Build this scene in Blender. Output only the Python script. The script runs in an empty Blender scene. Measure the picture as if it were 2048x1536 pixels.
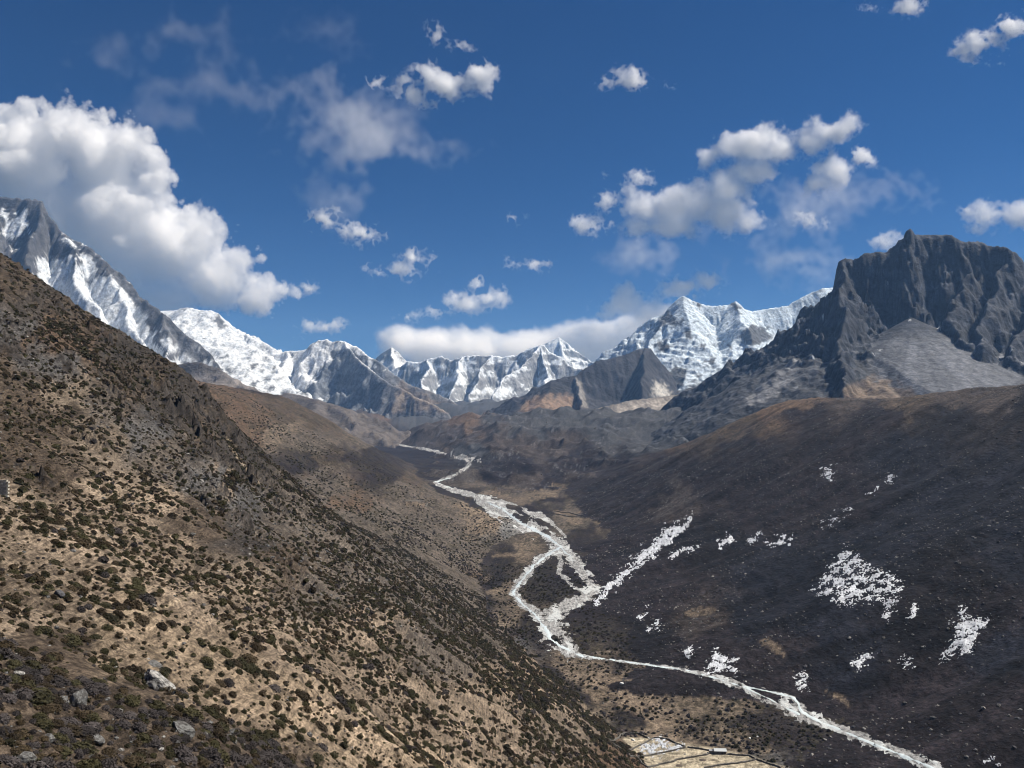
import bpy, math, numpy as np
from mathutils import Vector
sc = bpy.context.scene
COL = sc.collection

# ------------------------------------------------------------------ camera
W, H, F = 2048., 1536., 1540.
PITCH = math.atan((880 - 768) / F)
cam = bpy.data.cameras.new('camera'); camo = bpy.data.objects.new('camera', cam); COL.objects.link(camo)
cam.sensor_width = 36; cam.lens = 36 * F / W; cam.clip_start = .5; cam.clip_end = 2e5
camo.rotation_euler = (math.pi / 2 + PITCH, 0, 0); sc.camera = camo

# ------------------------------------------------------------------ sky, sun, exposure
SUN_EL, SUN_AZ = math.radians(53), math.radians(80)
world = bpy.data.worlds.new('World'); sc.world = world; world.use_nodes = True
wt = world.node_tree; bg = wt.nodes['Background']
sky = wt.nodes.new('ShaderNodeTexSky'); sky.sky_type = 'NISHITA'; sky.sun_disc = False
sky.sun_elevation = SUN_EL; sky.sun_rotation = SUN_AZ; sky.altitude = 4700
sky.air_density = 1.0; sky.dust_density = .15; sky.ozone_density = 2.5
hs = wt.nodes.new('ShaderNodeHueSaturation'); hs.inputs['Hue'].default_value = .508; hs.inputs['Saturation'].default_value = 1.4
wt.links.new(sky.outputs[0], hs.inputs['Color']); wt.links.new(hs.outputs[0], bg.inputs[0])
bg.inputs[1].default_value = .04
sun = bpy.data.lights.new('sun', 'SUN'); sun.energy = 5.0; sun.angle = math.radians(.53); sun.color = (1, .95, .88)
suno = bpy.data.objects.new('sun', sun); COL.objects.link(suno)
SD = Vector((math.sin(SUN_AZ) * math.cos(SUN_EL), math.cos(SUN_AZ) * math.cos(SUN_EL), math.sin(SUN_EL)))
suno.rotation_euler = SD.to_track_quat('Z', 'Y').to_euler()
vs = sc.view_settings; vs.view_transform = 'Standard'; vs.look = 'None'; vs.exposure = .78; vs.gamma = 1; vs.use_curve_mapping = False
sc.cycles.filter_width = 1.0; sc.cycles.max_bounces = 20; sc.cycles.volume_bounces = 20; sc.cycles.diffuse_bounces = 2; sc.cycles.transparent_max_bounces = 16

# ------------------------------------------------------------------ helpers
CP, SP = math.cos(PITCH), math.sin(PITCH)
def ray(px, py):
    """direction with unit forward (y) component for a point measured on the photograph"""
    a = (np.asarray(px, float) - W / 2) / F; b = (H / 2 - np.asarray(py, float)) / F
    dy = CP - b * SP
    return a / dy, (SP + b * CP) / dy
def at(px, py, Y):
    u, v = ray(px, py); return np.stack([u * Y, np.asarray(Y, float) + 0 * u, v * Y], -1)
def pix(x, y, z):
    f = y * CP + z * SP; f = np.maximum(f, 1.)
    return W / 2 + F * x / f, H / 2 - F * (z * CP - y * SP) / f
def sstep(a, b, x):
    t = np.clip((x - a) / (b - a), 0, 1); return t * t * (3 - 2 * t)
RNG = np.random.default_rng(7)
_perm = RNG.permutation(4096).astype(np.int64)
_ga = RNG.random(4096) * 2 * np.pi; _gx = np.cos(_ga).astype(np.float32); _gy = np.sin(_ga).astype(np.float32)
def noise(x, y, seed=0):
    x = np.asarray(x, float); y = np.asarray(y, float)
    xi = np.floor(x); yi = np.floor(y); fx = (x - xi).astype(np.float32); fy = (y - yi).astype(np.float32)
    xi = xi.astype(np.int64) + seed * 131; yi = yi.astype(np.int64) + seed * 57
    u = fx * fx * fx * (fx * (fx * 6 - 15) + 10); v = fy * fy * fy * (fy * (fy * 6 - 15) + 10)
    p0 = _perm[xi & 4095]; p1 = _perm[(xi + 1) & 4095]
    def g(p, j, dx, dy):
        h = _perm[(p + j) & 4095]; return _gx[h] * dx + _gy[h] * dy
    a = g(p0, yi, fx, fy); b = g(p1, yi, fx - 1, fy); c = g(p0, yi + 1, fx, fy - 1); d = g(p1, yi + 1, fx - 1, fy - 1)
    a = a + u * (b - a); c = c + u * (d - c); return (a + v * (c - a)) * 1.5
def fbm(x, y, o=5, gain=.5, lac=2.03, seed=0):
    s = 0; a = 1.; t = 0
    for k in range(o):
        s = s + a * noise(x, y, seed + k); t += a; a *= gain; x = np.asarray(x) * lac + 13.7; y = np.asarray(y) * lac + 7.3
    return s
def ridged(x, y, o=5, gain=.5, lac=2.07, seed=0):
    s = 0; a = 1.; w = 1.
    for k in range(o):
        n = 1 - np.abs(noise(x, y, seed + k)) * 1.6; n = n * n * w; s = s + a * n; w = np.clip(n * 1.3, 0, 1); a *= gain
        x = np.asarray(x) * lac + 3.1; y = np.asarray(y) * lac + 9.2
    return s
class TPS:
    """smooth surface through surveyed points"""
    def __init__(s, pts, sc_=1000., lam=1e-4):
        p = np.array(pts, float); s.c = p[:, :2] / sc_; s.s = sc_; n = len(p)
        K = s.k(((s.c[:, None] - s.c[None]) ** 2).sum(-1)) + lam * np.eye(n)
        Pm = np.c_[np.ones(n), s.c]; A = np.block([[K, Pm], [Pm.T, np.zeros((3, 3))]])
        w = np.linalg.solve(A, np.r_[p[:, 2], 0, 0, 0]); s.w = w[:n]; s.a = w[n:]
    def k(s, r2): return .5 * r2 * np.log(r2 + 1e-9)
    def __call__(s, x, y):
        x = np.asarray(x, float) / s.s; y = np.asarray(y, float) / s.s; r = s.a[0] + s.a[1] * x + s.a[2] * y
        for (cx, cy), w in zip(s.c, s.w): r = r + w * s.k((x - cx) ** 2 + (y - cy) ** 2)
        return r
def smax(a, b, k):
    h = np.clip(.5 + .5 * (a - b) / k, 0, 1); return b + h * (a - b) + k * h * (1 - h)
def seg_dist(px, py, line):
    """distance to a polyline of (x, y, width), divided by half the local width"""
    best = np.full(np.shape(px), 1e9)
    for (x0, y0, w0), (x1, y1, w1) in zip(line[:-1], line[1:]):
        dx, dy = x1 - x0, y1 - y0; t = np.clip(((px - x0) * dx + (py - y0) * dy) / (dx * dx + dy * dy + 1e-9), 0, 1)
        d = np.hypot(px - x0 - t * dx, py - y0 - t * dy) / (.5 * (w0 + t * (w1 - w0)))
        best = np.minimum(best, d)
    return best
def poly_sd(px, py, poly):
    """signed distance to a polygon, positive inside"""
    d = np.full(np.shape(px), 1e9); ins = np.zeros(np.shape(px), bool); n = len(poly)
    for i in range(n):
        x0, y0 = poly[i]; x1, y1 = poly[(i + 1) % n]; dx, dy = x1 - x0, y1 - y0
        t = np.clip(((px - x0) * dx + (py - y0) * dy) / (dx * dx + dy * dy + 1e-9), 0, 1)
        d = np.minimum(d, np.hypot(px - x0 - t * dx, py - y0 - t * dy))
        c = ((y0 > py) != (y1 > py)) & (px < (x1 - x0) * (py - y0) / (y1 - y0 + 1e-12) + x0); ins ^= c
    return np.where(ins, d, -d)

def tag(o, label=None, cat=None, group=None, kind=None):
    if label: o['label'] = label
    if cat: o['category'] = cat
    if group: o['group'] = group
    if kind: o['kind'] = kind
    return o
def mesh_np(name, co, quads, mats, cols=None, normals=None, parent=None, smooth=True, attr=None):
    """one mesh object from arrays of points and of faces (all quads or all triangles)"""
    me = bpy.data.meshes.new(name); k = quads.shape[1]; n = len(quads)
    me.vertices.add(len(co)); me.vertices.foreach_set('co', np.ascontiguousarray(co, np.float32).ravel())
    me.loops.add(n * k); me.loops.foreach_set('vertex_index', np.ascontiguousarray(quads, np.int32).ravel())
    me.polygons.add(n); me.polygons.foreach_set('loop_start', np.arange(0, n * k, k, dtype=np.int32))
    me.polygons.foreach_set('use_smooth', np.full(n, smooth, bool))
    if cols is not None:
        a = me.attributes.new('Col', 'FLOAT_COLOR', 'POINT'); c = np.ones((len(co), 4), np.float32); c[:, :cols.shape[1]] = cols
        a.data.foreach_set('color', c.ravel())
    me.update(calc_edges=True)
    for m in (mats if isinstance(mats, (list, tuple)) else [mats]): me.materials.append(m)
    if normals is not None: me.normals_split_custom_set_from_vertices(np.ascontiguousarray(normals, np.float32).reshape(-1, 3))
    o = bpy.data.objects.new(name, me); COL.objects.link(o)
    if parent: o.parent = parent
    return o
def grid_faces(n, m):
    i = np.arange((n - 1) * (m - 1)); r, c = i // (m - 1), i % (m - 1); a = r * m + c
    return np.stack([a, a + m, a + m + 1, a + 1], 1)
def empty(name, loc, rz=0):
    o = bpy.data.objects.new(name, None); COL.objects.link(o); o.location = loc; o.rotation_euler = (0, 0, rz); return o

# ------------------------------------------------------------------ materials
def nodes(name):
    m = bpy.data.materials.new(name); m.use_nodes = True; t = m.node_tree; b = t.nodes['Principled BSDF']
    b.inputs['Specular IOR Level'].default_value = .15; return m, t, b
def ground_mat(name, scales=(.05, .4), var=(.35, .35), bump=(.6, 3.), rough=.95, spec=.1, treads=0):
    """surface colour stored on the mesh, broken up by noise of two sizes, with relief"""
    m, t, b = nodes(name); N, L = t.nodes, t.links
    at_ = N.new('ShaderNodeAttribute'); at_.attribute_name = 'Col'; tc = N.new('ShaderNodeTexCoord')
    col = at_.outputs['Color']; hsum = None
    for s, v in zip(scales, var):
        nz = N.new('ShaderNodeTexNoise'); nz.inputs['Scale'].default_value = s; nz.inputs['Detail'].default_value = 7; nz.inputs['Roughness'].default_value = .62
        L.new(tc.outputs['Object'], nz.inputs['Vector'])
        mr = N.new('ShaderNodeMapRange'); mr.inputs['From Min'].default_value = .37; mr.inputs['From Max'].default_value = .63
        mr.inputs['To Min'].default_value = 1 - v; mr.inputs['To Max'].default_value = 1 + v; L.new(nz.outputs[0], mr.inputs['Value'])
        mx = N.new('ShaderNodeMix'); mx.data_type = 'RGBA'; mx.blend_type = 'MULTIPLY'; mx.inputs[0].default_value = 1
        L.new(col, mx.inputs[6]); L.new(mr.outputs[0], mx.inputs[7]); col = mx.outputs[2]
        hsum = nz.outputs[0] if hsum is None else hsum
    if treads:                                                                         # narrow treads trodden along the contours
        mp = N.new('ShaderNodeMapping'); mp.inputs['Rotation'].default_value = (0, 0, -.3); mp.inputs['Scale'].default_value = (1.3, .16, .4); L.new(tc.outputs['Object'], mp.inputs['Vector'])
        n3 = N.new('ShaderNodeTexNoise'); n3.inputs['Scale'].default_value = 1.; n3.inputs['Detail'].default_value = 4; n3.inputs['Distortion'].default_value = .6; L.new(mp.outputs[0], n3.inputs['Vector'])
        mr = N.new('ShaderNodeMapRange'); mr.inputs['From Min'].default_value = .4; mr.inputs['From Max'].default_value = .56; mr.inputs['To Min'].default_value = 1 - treads; mr.inputs['To Max'].default_value = 1.12; L.new(n3.outputs[0], mr.inputs['Value'])
        mx = N.new('ShaderNodeMix'); mx.data_type = 'RGBA'; mx.blend_type = 'MULTIPLY'; mx.inputs[0].default_value = 1; L.new(col, mx.inputs[6]); L.new(mr.outputs[0], mx.inputs[7]); col = mx.outputs[2]
    L.new(col, b.inputs['Base Color']); b.inputs['Roughness'].default_value = rough; b.inputs['Specular IOR Level'].default_value = spec
    bp = N.new('ShaderNodeBump'); bp.inputs['Strength'].default_value = bump[0]; bp.inputs['Distance'].default_value = bump[1]
    L.new(nz.outputs[0], bp.inputs['Height']); L.new(bp.outputs[0], b.inputs['Normal'])
    return m
def flat_mat(name, col, scale=1., var=.35, rough=.9, bump=.4, dist=.1, spec=.15):
    m, t, b = nodes(name); N, L = t.nodes, t.links
    tc = N.new('ShaderNodeTexCoord'); nz = N.new('ShaderNodeTexNoise'); nz.inputs['Scale'].default_value = scale; nz.inputs['Detail'].default_value = 6; nz.inputs['Roughness'].default_value = .65
    L.new(tc.outputs['Object'], nz.inputs['Vector'])
    cr = N.new('ShaderNodeValToRGB'); cr.color_ramp.elements[0].position = .3; cr.color_ramp.elements[1].position = .7
    cr.color_ramp.elements[0].color = (*[c * (1 - var) for c in col], 1); cr.color_ramp.elements[1].color = (*[min(1, c * (1 + var)) for c in col], 1)
    L.new(nz.outputs[0], cr.inputs[0]); L.new(cr.outputs[0], b.inputs['Base Color']); b.inputs['Roughness'].default_value = rough; b.inputs['Specular IOR Level'].default_value = spec
    bp = N.new('ShaderNodeBump'); bp.inputs['Strength'].default_value = bump; bp.inputs['Distance'].default_value = dist
    L.new(nz.outputs[0], bp.inputs['Height']); L.new(bp.outputs[0], b.inputs['Normal']); return m
M_near = ground_mat('dry_slope', (.12, 5., 1.1), (.16, .5, .5), (1., .6), treads=.45)
M_far = ground_mat('valley_ground', (.02, .8, .17), (.15, .45, .5), (1., 3.2))
M_mount = ground_mat('mountain_rock', (.004, .1, .028), (.12, .2, .3), (.8, 16.), rough=.85, spec=.15)

# ------------------------------------------------------------------ the valley: five smooth landforms, measured from the photograph
def pts(L): return [tuple(at(*q)) for q in L]
T_left = TPS(pts([(0,1536,85),(300,1536,105),(600,1536,150),(900,1536,260),(1200,1536,545),(0,1250,125),(310,1370,125),(300,1200,190),
    (600,1300,230),(900,1300,450),(1000,1290,800),(950,1220,1120),(0,1000,215),(300,1000,330),(600,1100,520),(600,1000,700),(800,1150,800),
    (0,800,350),(200,800,460),(400,850,640),(500,950,720),(0,522,640),(100,585,660),(200,655,680),(300,722,700),(380,760,730),(880,1130,1350)])
    + [(0,0,-1.7),(0,30,-17),(35,35,-38),(-30,30,-15),(-30,-20,14),(150,60,-120),(-700,300,420),(-600,1000,90),(-300,1500,-220),(-900,900,330)])
T_brown = TPS(pts([(420,780,2000),(500,850,1800),(600,905,1800),(600,960,1400),(700,1000,1500),(800,1050,1500),(900,1055,1750),(1000,1064,1790),(960,1022,2150),
    (700,905,2300),(760,925,2600),(700,872,2900),(860,985,2450),(560,798,3000),(470,775,2600),(640,838,3200),(720,882,3500),(800,935,3100),(900,1140,1400),(760,1080,1250)])
    + [(-432,650,-130),(-300,300,-250),(0,600,-400),(0,1000,-330),(-900,4200,-20),(-1400,4600,60)] + pts([(380,775,2700),(300,780,3000),(100,790,2500),(-200,800,2200),(400,800,3800),(200,800,4500)]))
T_right = TPS(pts([(1190,1195,1235),(1180,1090,1700),(1290,1332,905),(1580,1398,810),(1850,1540,648),(2048,1300,760),(2048,1200,840),(1800,1300,850),(1500,1200,1120),(1700,1200,980),
    (2048,1000,1070),(1700,1000,1400),(1400,1000,1800),(1200,1080,1800),(1300,960,2250),(1400,885,2450),(1500,835,2450),(1600,800,2350),(1700,806,2100),(1830,792,1850),(1950,796,1650),(2048,792,1480)])
    + [(1250,1350,150),(1400,900,180),(1150,2200,95),(1000,3000,40),(1700,2600,90),(700,3600,-60),(900,300,20),(1500,2000,90)])
T_mor = TPS(pts([(900,962,2980),(1000,977,2770),(1100,983,2720),(1250,990,2600),(1000,905,3850),(1100,900,3700),(1250,905,3450),(1350,915,3250),(1010,840,5000),(1150,824,4900),
    (1300,822,4600),(1380,858,4100),(880,922,4200),(900,884,5200),(960,830,5900),(850,860,5600),(1000,860,4400),(1200,860,4150)])
    + [(0,1500,-420),(1000,1500,-400),(500,2000,-300),(-900,4000,-300),(-900,5500,-120),(480,5900,60),(1500,5200,60)])
def Z_floor(x, y): return -280 + .05 * (y - 680) + .00002 * np.minimum(np.maximum(y - 5200, 0), 3800) ** 2 + 14 * fbm(x / 260, y / 420, 3, seed=61) * sstep(400, 1600, y)

# rocky ribs on the slope at the left: (px, py, radius m, height m)
RIBS = [(362,822,26,20),(392,880,26,20),(438,818,20,14),(455,868,24,18),(478,915,30,26),(500,955,22,12),(430,1000,14,9),(460,1030,16,9),(200,905,12,8),(235,925,8,5),(60,940,10,7),(30,905,9,6),(610,1002,16,10),(340,770,24,15),(310,740,20,12),(250,700,18,10),(520,1075,14,7),(560,1110,12,6),(600,1165,9,5),(150,640,16,9),(390,770,22,12),(180,850,8,5),(90,760,12,8),(280,815,12,7),(545,985,14,8),(1010,1500,0,0)]
ribs_w = []
def base_left(x, y):
    return T_left(x, y)
def hit(px, py, fun, y0=40, y1=9000, n=500):
    """where the sight line through a measured point meets the ground"""
    u, v = ray(px, py); Y = np.geomspace(y0, y1, n); s = fun(u * Y, Y) - v * Y; i = np.argmax(s > 0)
    if s[i] <= 0: return None
    a, b = Y[max(i - 1, 0)], Y[i]
    for _ in range(25):
        m = .5 * (a + b)
        if fun(u * m, m) - v * m > 0: b = m
        else: a = m
    return np.array([u * b, b, v * b])
for px_, py_, r_, h_ in RIBS[:-1]:
    p_ = hit(px_, py_, base_left)
    if p_ is not None: ribs_w.append((p_[0], p_[1], r_, h_))
def Z_left(x, y):
    z = T_left(x, y); x = np.asarray(x, float); y = np.asarray(y, float)
    r = np.hypot(x, y); k = sstep(30, 260, r)
    # gullies run down the fall line: stretch the noise along (0.95, 0.3)
    c = -.3 * x + .95 * y; d = .95 * x + .3 * y
    z = z + k * (5.5 * fbm(c / 75 + .3 * noise(d / 140, c / 90, 5), d / 260, 5, seed=2) + 2.2 * fbm(x / 26, y / 26, 4, .55, seed=11))
    z = z + .35 * fbm(x / 4.2, y / 4.2, 3, .6, seed=21)
    up = .5 * sstep(-40, 110, z + .25 * y - 60 + 40 * noise(x / 70, y / 70, 44))     # crags towards the crest and at the surveyed outcrops
    nz_ = 1 + .5 * noise(x / 8, y / 8, 45)
    for (cx, cy, rr, hh) in ribs_w:
        q = ((x - cx) ** 2 + (y - cy) ** 2) / (1.5 * rr) ** 2
        up = np.maximum(up, min(1.3, hh / 12.) * np.exp(-q * q) * nz_)
    wv = .9 * fbm(x / 34, y / 34, 4, .55, seed=46); s1 = (-.83 * x - .35 * y) / 52 + wv; s2 = (-.9 * x + .2 * y) / 17 + 1.1 * wv + .6 * noise(x / 9, y / 9, 47); s3 = (-.5 * x - .8 * y) / 7. + 2 * wv
    def saw(t): f = t - np.floor(t); return f * (1 - sstep(.86, 1, f))
    br = sstep(-.1, .35, fbm(c / 30, d / 60, 3, .5, seed=48)); br2 = sstep(-.05, .3, noise(x / 21, y / 21, 49))
    return z + np.clip(up, 0, 1.3) * (12 * saw(s1) * br + 4.2 * saw(s2) * (.3 + .7 * br2) + 1.2 * saw(s3) * br2)
def Z_brown(x, y):
    c = .25 * x + .97 * y
    return T_brown(x, y) + sstep(900, 1500, y) * (11 * fbm(x / 260, y / 260, 5, .52, seed=3) + 3 * ridged(x / 70, y / 90, 3, .5, seed=33))
def Z_right(x, y):
    c = -.25 * x + .97 * y; d = .97 * x + .25 * y
    return T_right(x, y) + 13 * fbm(c / 150 + .4 * noise(d / 300, c / 200, 8), d / 620, 5, .5, seed=4) + 2.0 * fbm(x / 30, y / 30, 4, .6, seed=14)
def Z_mor(x, y):
    return T_mor(x, y) + 34 * fbm(x / 420, y / 420, 5, .55, seed=6) + 28 * (ridged(x / 300 + .3, y / 330, 4, .5, seed=36) - .8)
def ground(x, y, ids=False):
    x = np.asarray(x, float); y = np.asarray(y, float); R = np.hypot(x, y)
    f = Z_floor(x, y); far = sstep(4800, 6200, y)
    f = f + far * (60 * fbm(x / 600, y / 600, 5, .5, seed=9) + 40 * (ridged(x / 700, y / 700, 4, .45, seed=39) - .7))
    def part(fun, k):
        o = np.full(np.shape(x), -2000.)
        if np.ndim(x) == 0: return fun(x, y) if k else o
        if np.any(k): o[k] = fun(x[k], y[k])
        return o
    L_ = part(Z_left, y < 2600); B = part(Z_brown, (y > 900) & (y < 7000)); Rr = part(Z_right, y < 5200); M = part(Z_mor, (y > 1800) & (y < 7600))
    fade = sstep(5200, 7000, y); B = B - fade * 900; Rr = Rr - sstep(3600, 5200, y) * 900; M = M - sstep(6300, 7600, y) * 900; L_ = L_ - sstep(1700, 2600, y) * 900
    z = smax(f, L_, 14); z = smax(z, B, 20); z = smax(z, Rr, 14); z = smax(z, M, 22)
    if not ids: return z
    return z, np.argmax(np.stack([f, L_, B, Rr, M], -1), -1)

AZ = np.radians(np.linspace(-42, 42, 780)); AZ0, DAZ = AZ[0], AZ[1] - AZ[0]
RR = np.unique(np.concatenate([np.geomspace(4, 60, 26), np.geomspace(60, 1050, 470), np.geomspace(1050, 6500, 310), np.geomspace(6500, 26000, 30)]))
GA, GR = np.meshgrid(AZ, RR, indexing='ij'); GX = GR * np.sin(GA); GY = GR * np.cos(GA)
GZ, GID = ground(GX, GY, True)
LRR = np.log(RR); ii = np.arange(len(RR), dtype=float)
def zmesh(x, y):
    a = np.clip((np.arctan2(x, y) - AZ0) / DAZ, 0, len(AZ) - 1.001); r = np.clip(np.interp(np.log(np.hypot(x, y) + 1e-6), LRR, ii), 0, len(RR) - 1.001)
    i = a.astype(int); j = r.astype(int); fa = a - i; fr = r - j
    return (GZ[i, j] * (1 - fa) + GZ[i + 1, j] * fa) * (1 - fr) + (GZ[i, j + 1] * (1 - fa) + GZ[i + 1, j + 1] * fa) * fr
def gnormals(X, Y, Z):
    P = np.stack([X, Y, Z], -1); du = np.gradient(P, axis=0); dv = np.gradient(P, axis=1)
    n = np.cross(dv, du); n /= np.linalg.norm(n, axis=-1, keepdims=True) + 1e-12; n[n[..., 2] < 0] *= -1; return n
GN = gnormals(GX, GY, GZ)
def hitm(px, py, y0=40): return hit(px, py, lambda x, y: zmesh(np.asarray(x), np.asarray(y)), y0)
PXv, PYv = pix(GX, GY, GZ)

# ---- what covers the ground where (surveyed spots: px, py, cover)
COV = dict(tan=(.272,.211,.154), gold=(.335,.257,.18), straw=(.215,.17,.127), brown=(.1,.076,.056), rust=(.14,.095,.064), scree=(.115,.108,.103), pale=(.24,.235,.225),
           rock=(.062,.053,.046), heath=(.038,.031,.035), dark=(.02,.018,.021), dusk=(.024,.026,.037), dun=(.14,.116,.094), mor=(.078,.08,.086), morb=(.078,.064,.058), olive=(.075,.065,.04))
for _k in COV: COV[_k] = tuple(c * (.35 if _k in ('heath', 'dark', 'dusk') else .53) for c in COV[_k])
def cover(px, py, L, p=2.6, warp=26, seed=0):
    wx = px + warp * fbm(px / 60, py / 45, 4, .6, seed=70 + seed); wy = py + .7 * warp * fbm(px / 60 + 40, py / 45, 4, .6, seed=80 + seed)
    s = 0; c = np.zeros(px.shape + (3,))
    for (x, y, k) in L:
        w = (1. / ((wx - x) ** 2 + 2.2 * (wy - y) ** 2 + 60.)) ** p; s = s + w; c += w[..., None] * np.array(COV[k])
    return c / s[..., None]
C_left = [(0,1536,'brown'),(100,1300,'brown'),(60,1440,'brown'),(250,1500,'brown'),(250,1420,'brown'),(400,1480,'brown'),(560,1520,'brown'),(0,1240,'tan'),(150,1220,'tan'),(250,1250,'gold'),(380,1330,'gold'),(480,1370,'gold'),(600,1420,'gold'),(700,1480,'gold'),(820,1530,'gold'),
    (300,1100,'tan'),(100,1100,'tan'),(450,1200,'tan'),(600,1300,'tan'),(750,1400,'tan'),(900,1450,'tan'),(1000,1400,'tan'),(1150,1480,'straw'),(900,1300,'dun'),(750,1250,'tan'),(850,1250,'dun'),(950,1260,'dun'),(1050,1350,'tan'),(1230,1530,'rust'),
    (500,1150,'straw'),(650,1180,'dun'),(750,1150,'dun'),(560,1060,'dun'),(480,1000,'scree'),(420,960,'scree'),(340,900,'dun'),(300,860,'scree'),(200,800,'dun'),(100,730,'scree'),(20,650,'scree'),
    (300,1000,'tan'),(200,1000,'tan'),(100,950,'brown'),(0,900,'brown'),(30,1010,'tan'),(420,1040,'brown'),(500,1080,'rock'),(560,1130,'brown'),(100,850,'brown'),(200,880,'straw'),(60,800,'brown'),(0,740,'brown'),(130,790,'straw'),
    (0,560,'brown'),(60,620,'rock'),(150,640,'brown'),(100,660,'rust'),(180,700,'rust'),(250,700,'rock'),(300,760,'brown'),(350,800,'rock'),(400,850,'brown'),(430,900,'rock'),(480,930,'rock'),(380,760,'rock'),(260,780,'brown'),(450,960,'tan'),(560,1000,'dun'),(620,1060,'dun'),(700,1100,'dun'),(800,1120,'dun'),(850,1190,'dun')]
C_brown = [(420,790,'rust'),(500,800,'rust'),(560,820,'brown'),(500,850,'rust'),(560,860,'straw'),(620,880,'dun'),(660,840,'brown'),(700,870,'dun'),(640,920,'brown'),(720,890,'dun'),(700,910,'heath'),(760,920,'heath'),(640,960,'dun'),(610,930,'heath'),(660,985,'dun'),(700,1000,'rust'),(740,1020,'dun'),(820,980,'dun'),(880,990,'dun'),(960,1010,'tan'),(900,1040,'dun'),(980,1050,'tan'),(1010,1060,'pale'),
    (800,1040,'dun'),(850,1090,'dun'),(950,1100,'dun'),(900,1140,'dun'),(940,1180,'rust'),(600,1000,'brown'),(560,960,'brown'),(760,1080,'dun'),(700,1060,'dun'),(840,960,'brown'),(780,950,'heath'),(520,770,'heath')]
C_floor = [(760,880,'heath'),(820,900,'heath'),(900,930,'heath'),(880,925,'heath'),(960,1000,'heath'),(1000,1050,'heath'),(1060,1040,'heath'),(1020,1075,'dun'),(1040,1090,'straw'),(1000,1110,'heath'),(1080,1160,'heath'),(1110,1150,'heath'),(980,1160,'heath'),(1000,1180,'straw'),(960,1200,'heath'),(1020,1240,'straw'),(1000,1250,'heath'),(1060,1260,'heath'),(1010,1310,'scree'),
    (1150,1250,'heath'),(1200,1210,'heath'),(1250,1290,'heath'),(1150,1340,'straw'),(1100,1360,'heath'),(1200,1380,'tan'),(1250,1400,'tan'),(1300,1450,'tan'),(1150,1390,'heath'),(1300,1370,'straw'),(1400,1400,'straw'),(1380,1430,'straw'),(1450,1420,'straw'),(1400,1455,'heath'),(1500,1440,'heath'),(1440,1460,'straw'),(1550,1480,'heath'),(1250,1440,'heath'),(1350,1480,'tan'),(1180,1440,'straw'),(1500,1500,'straw'),(1600,1500,'heath'),(1700,1520,'heath'),(1560,1530,'scree'),(1420,1470,'straw'),
    (1140,1030,'dun'),(1150,1045,'dun'),(1100,1010,'heath'),(1000,985,'dun'),(1060,1000,'straw'),(1140,1000,'heath'),(1200,1040,'straw'),(1160,1070,'heath'),(1100,990,'straw'),(820,850,'mor'),(900,830,'mor'),(600,780,'mor'),(700,800,'morb'),(780,830,'rust'),(860,800,'mor'),(760,850,'morb'),(960,810,'mor'),(550,760,'morb')]
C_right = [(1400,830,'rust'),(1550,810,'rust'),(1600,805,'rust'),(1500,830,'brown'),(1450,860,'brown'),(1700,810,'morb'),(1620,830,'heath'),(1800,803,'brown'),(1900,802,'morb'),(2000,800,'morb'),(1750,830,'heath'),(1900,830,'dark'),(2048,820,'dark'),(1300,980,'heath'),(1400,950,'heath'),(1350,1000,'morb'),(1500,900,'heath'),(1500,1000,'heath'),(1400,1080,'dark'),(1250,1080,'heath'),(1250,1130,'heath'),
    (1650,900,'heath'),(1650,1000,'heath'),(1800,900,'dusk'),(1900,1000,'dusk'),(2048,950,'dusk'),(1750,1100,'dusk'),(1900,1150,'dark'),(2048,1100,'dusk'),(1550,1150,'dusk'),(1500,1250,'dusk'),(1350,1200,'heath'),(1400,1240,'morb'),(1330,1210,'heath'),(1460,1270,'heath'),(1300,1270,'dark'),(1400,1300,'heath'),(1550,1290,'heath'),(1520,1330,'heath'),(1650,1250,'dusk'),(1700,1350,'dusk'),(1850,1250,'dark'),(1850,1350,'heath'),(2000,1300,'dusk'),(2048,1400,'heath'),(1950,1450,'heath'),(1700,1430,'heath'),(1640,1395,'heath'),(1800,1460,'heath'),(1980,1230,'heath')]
C_mor = [(1010,835,'mor'),(1150,825,'mor'),(1300,825,'mor'),(1000,870,'morb'),(950,830,'rust'),(900,870,'morb'),(880,880,'morb'),(860,900,'morb'),(950,900,'mor'),(1040,890,'morb'),(1050,930,'heath'),(1100,860,'mor'),(1200,860,'mor'),(1300,870,'mor'),(1350,900,'mor'),(1150,920,'heath'),(1250,940,'heath'),(1000,950,'heath'),(1100,970,'heath'),(1200,980,'heath'),(1180,940,'morb'),(1060,968,'morb'),(1250,985,'morb'),(1120,890,'morb'),(1370,880,'mor'),(820,860,'morb'),(980,985,'dun')]
GC = np.zeros(GX.shape + (3,), np.float32)
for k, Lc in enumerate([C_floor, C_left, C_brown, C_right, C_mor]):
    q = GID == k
    GC[q] = cover(PXv[q], PYv[q], Lc, seed=k * 3, warp=30 if k != 1 else 34)
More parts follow.
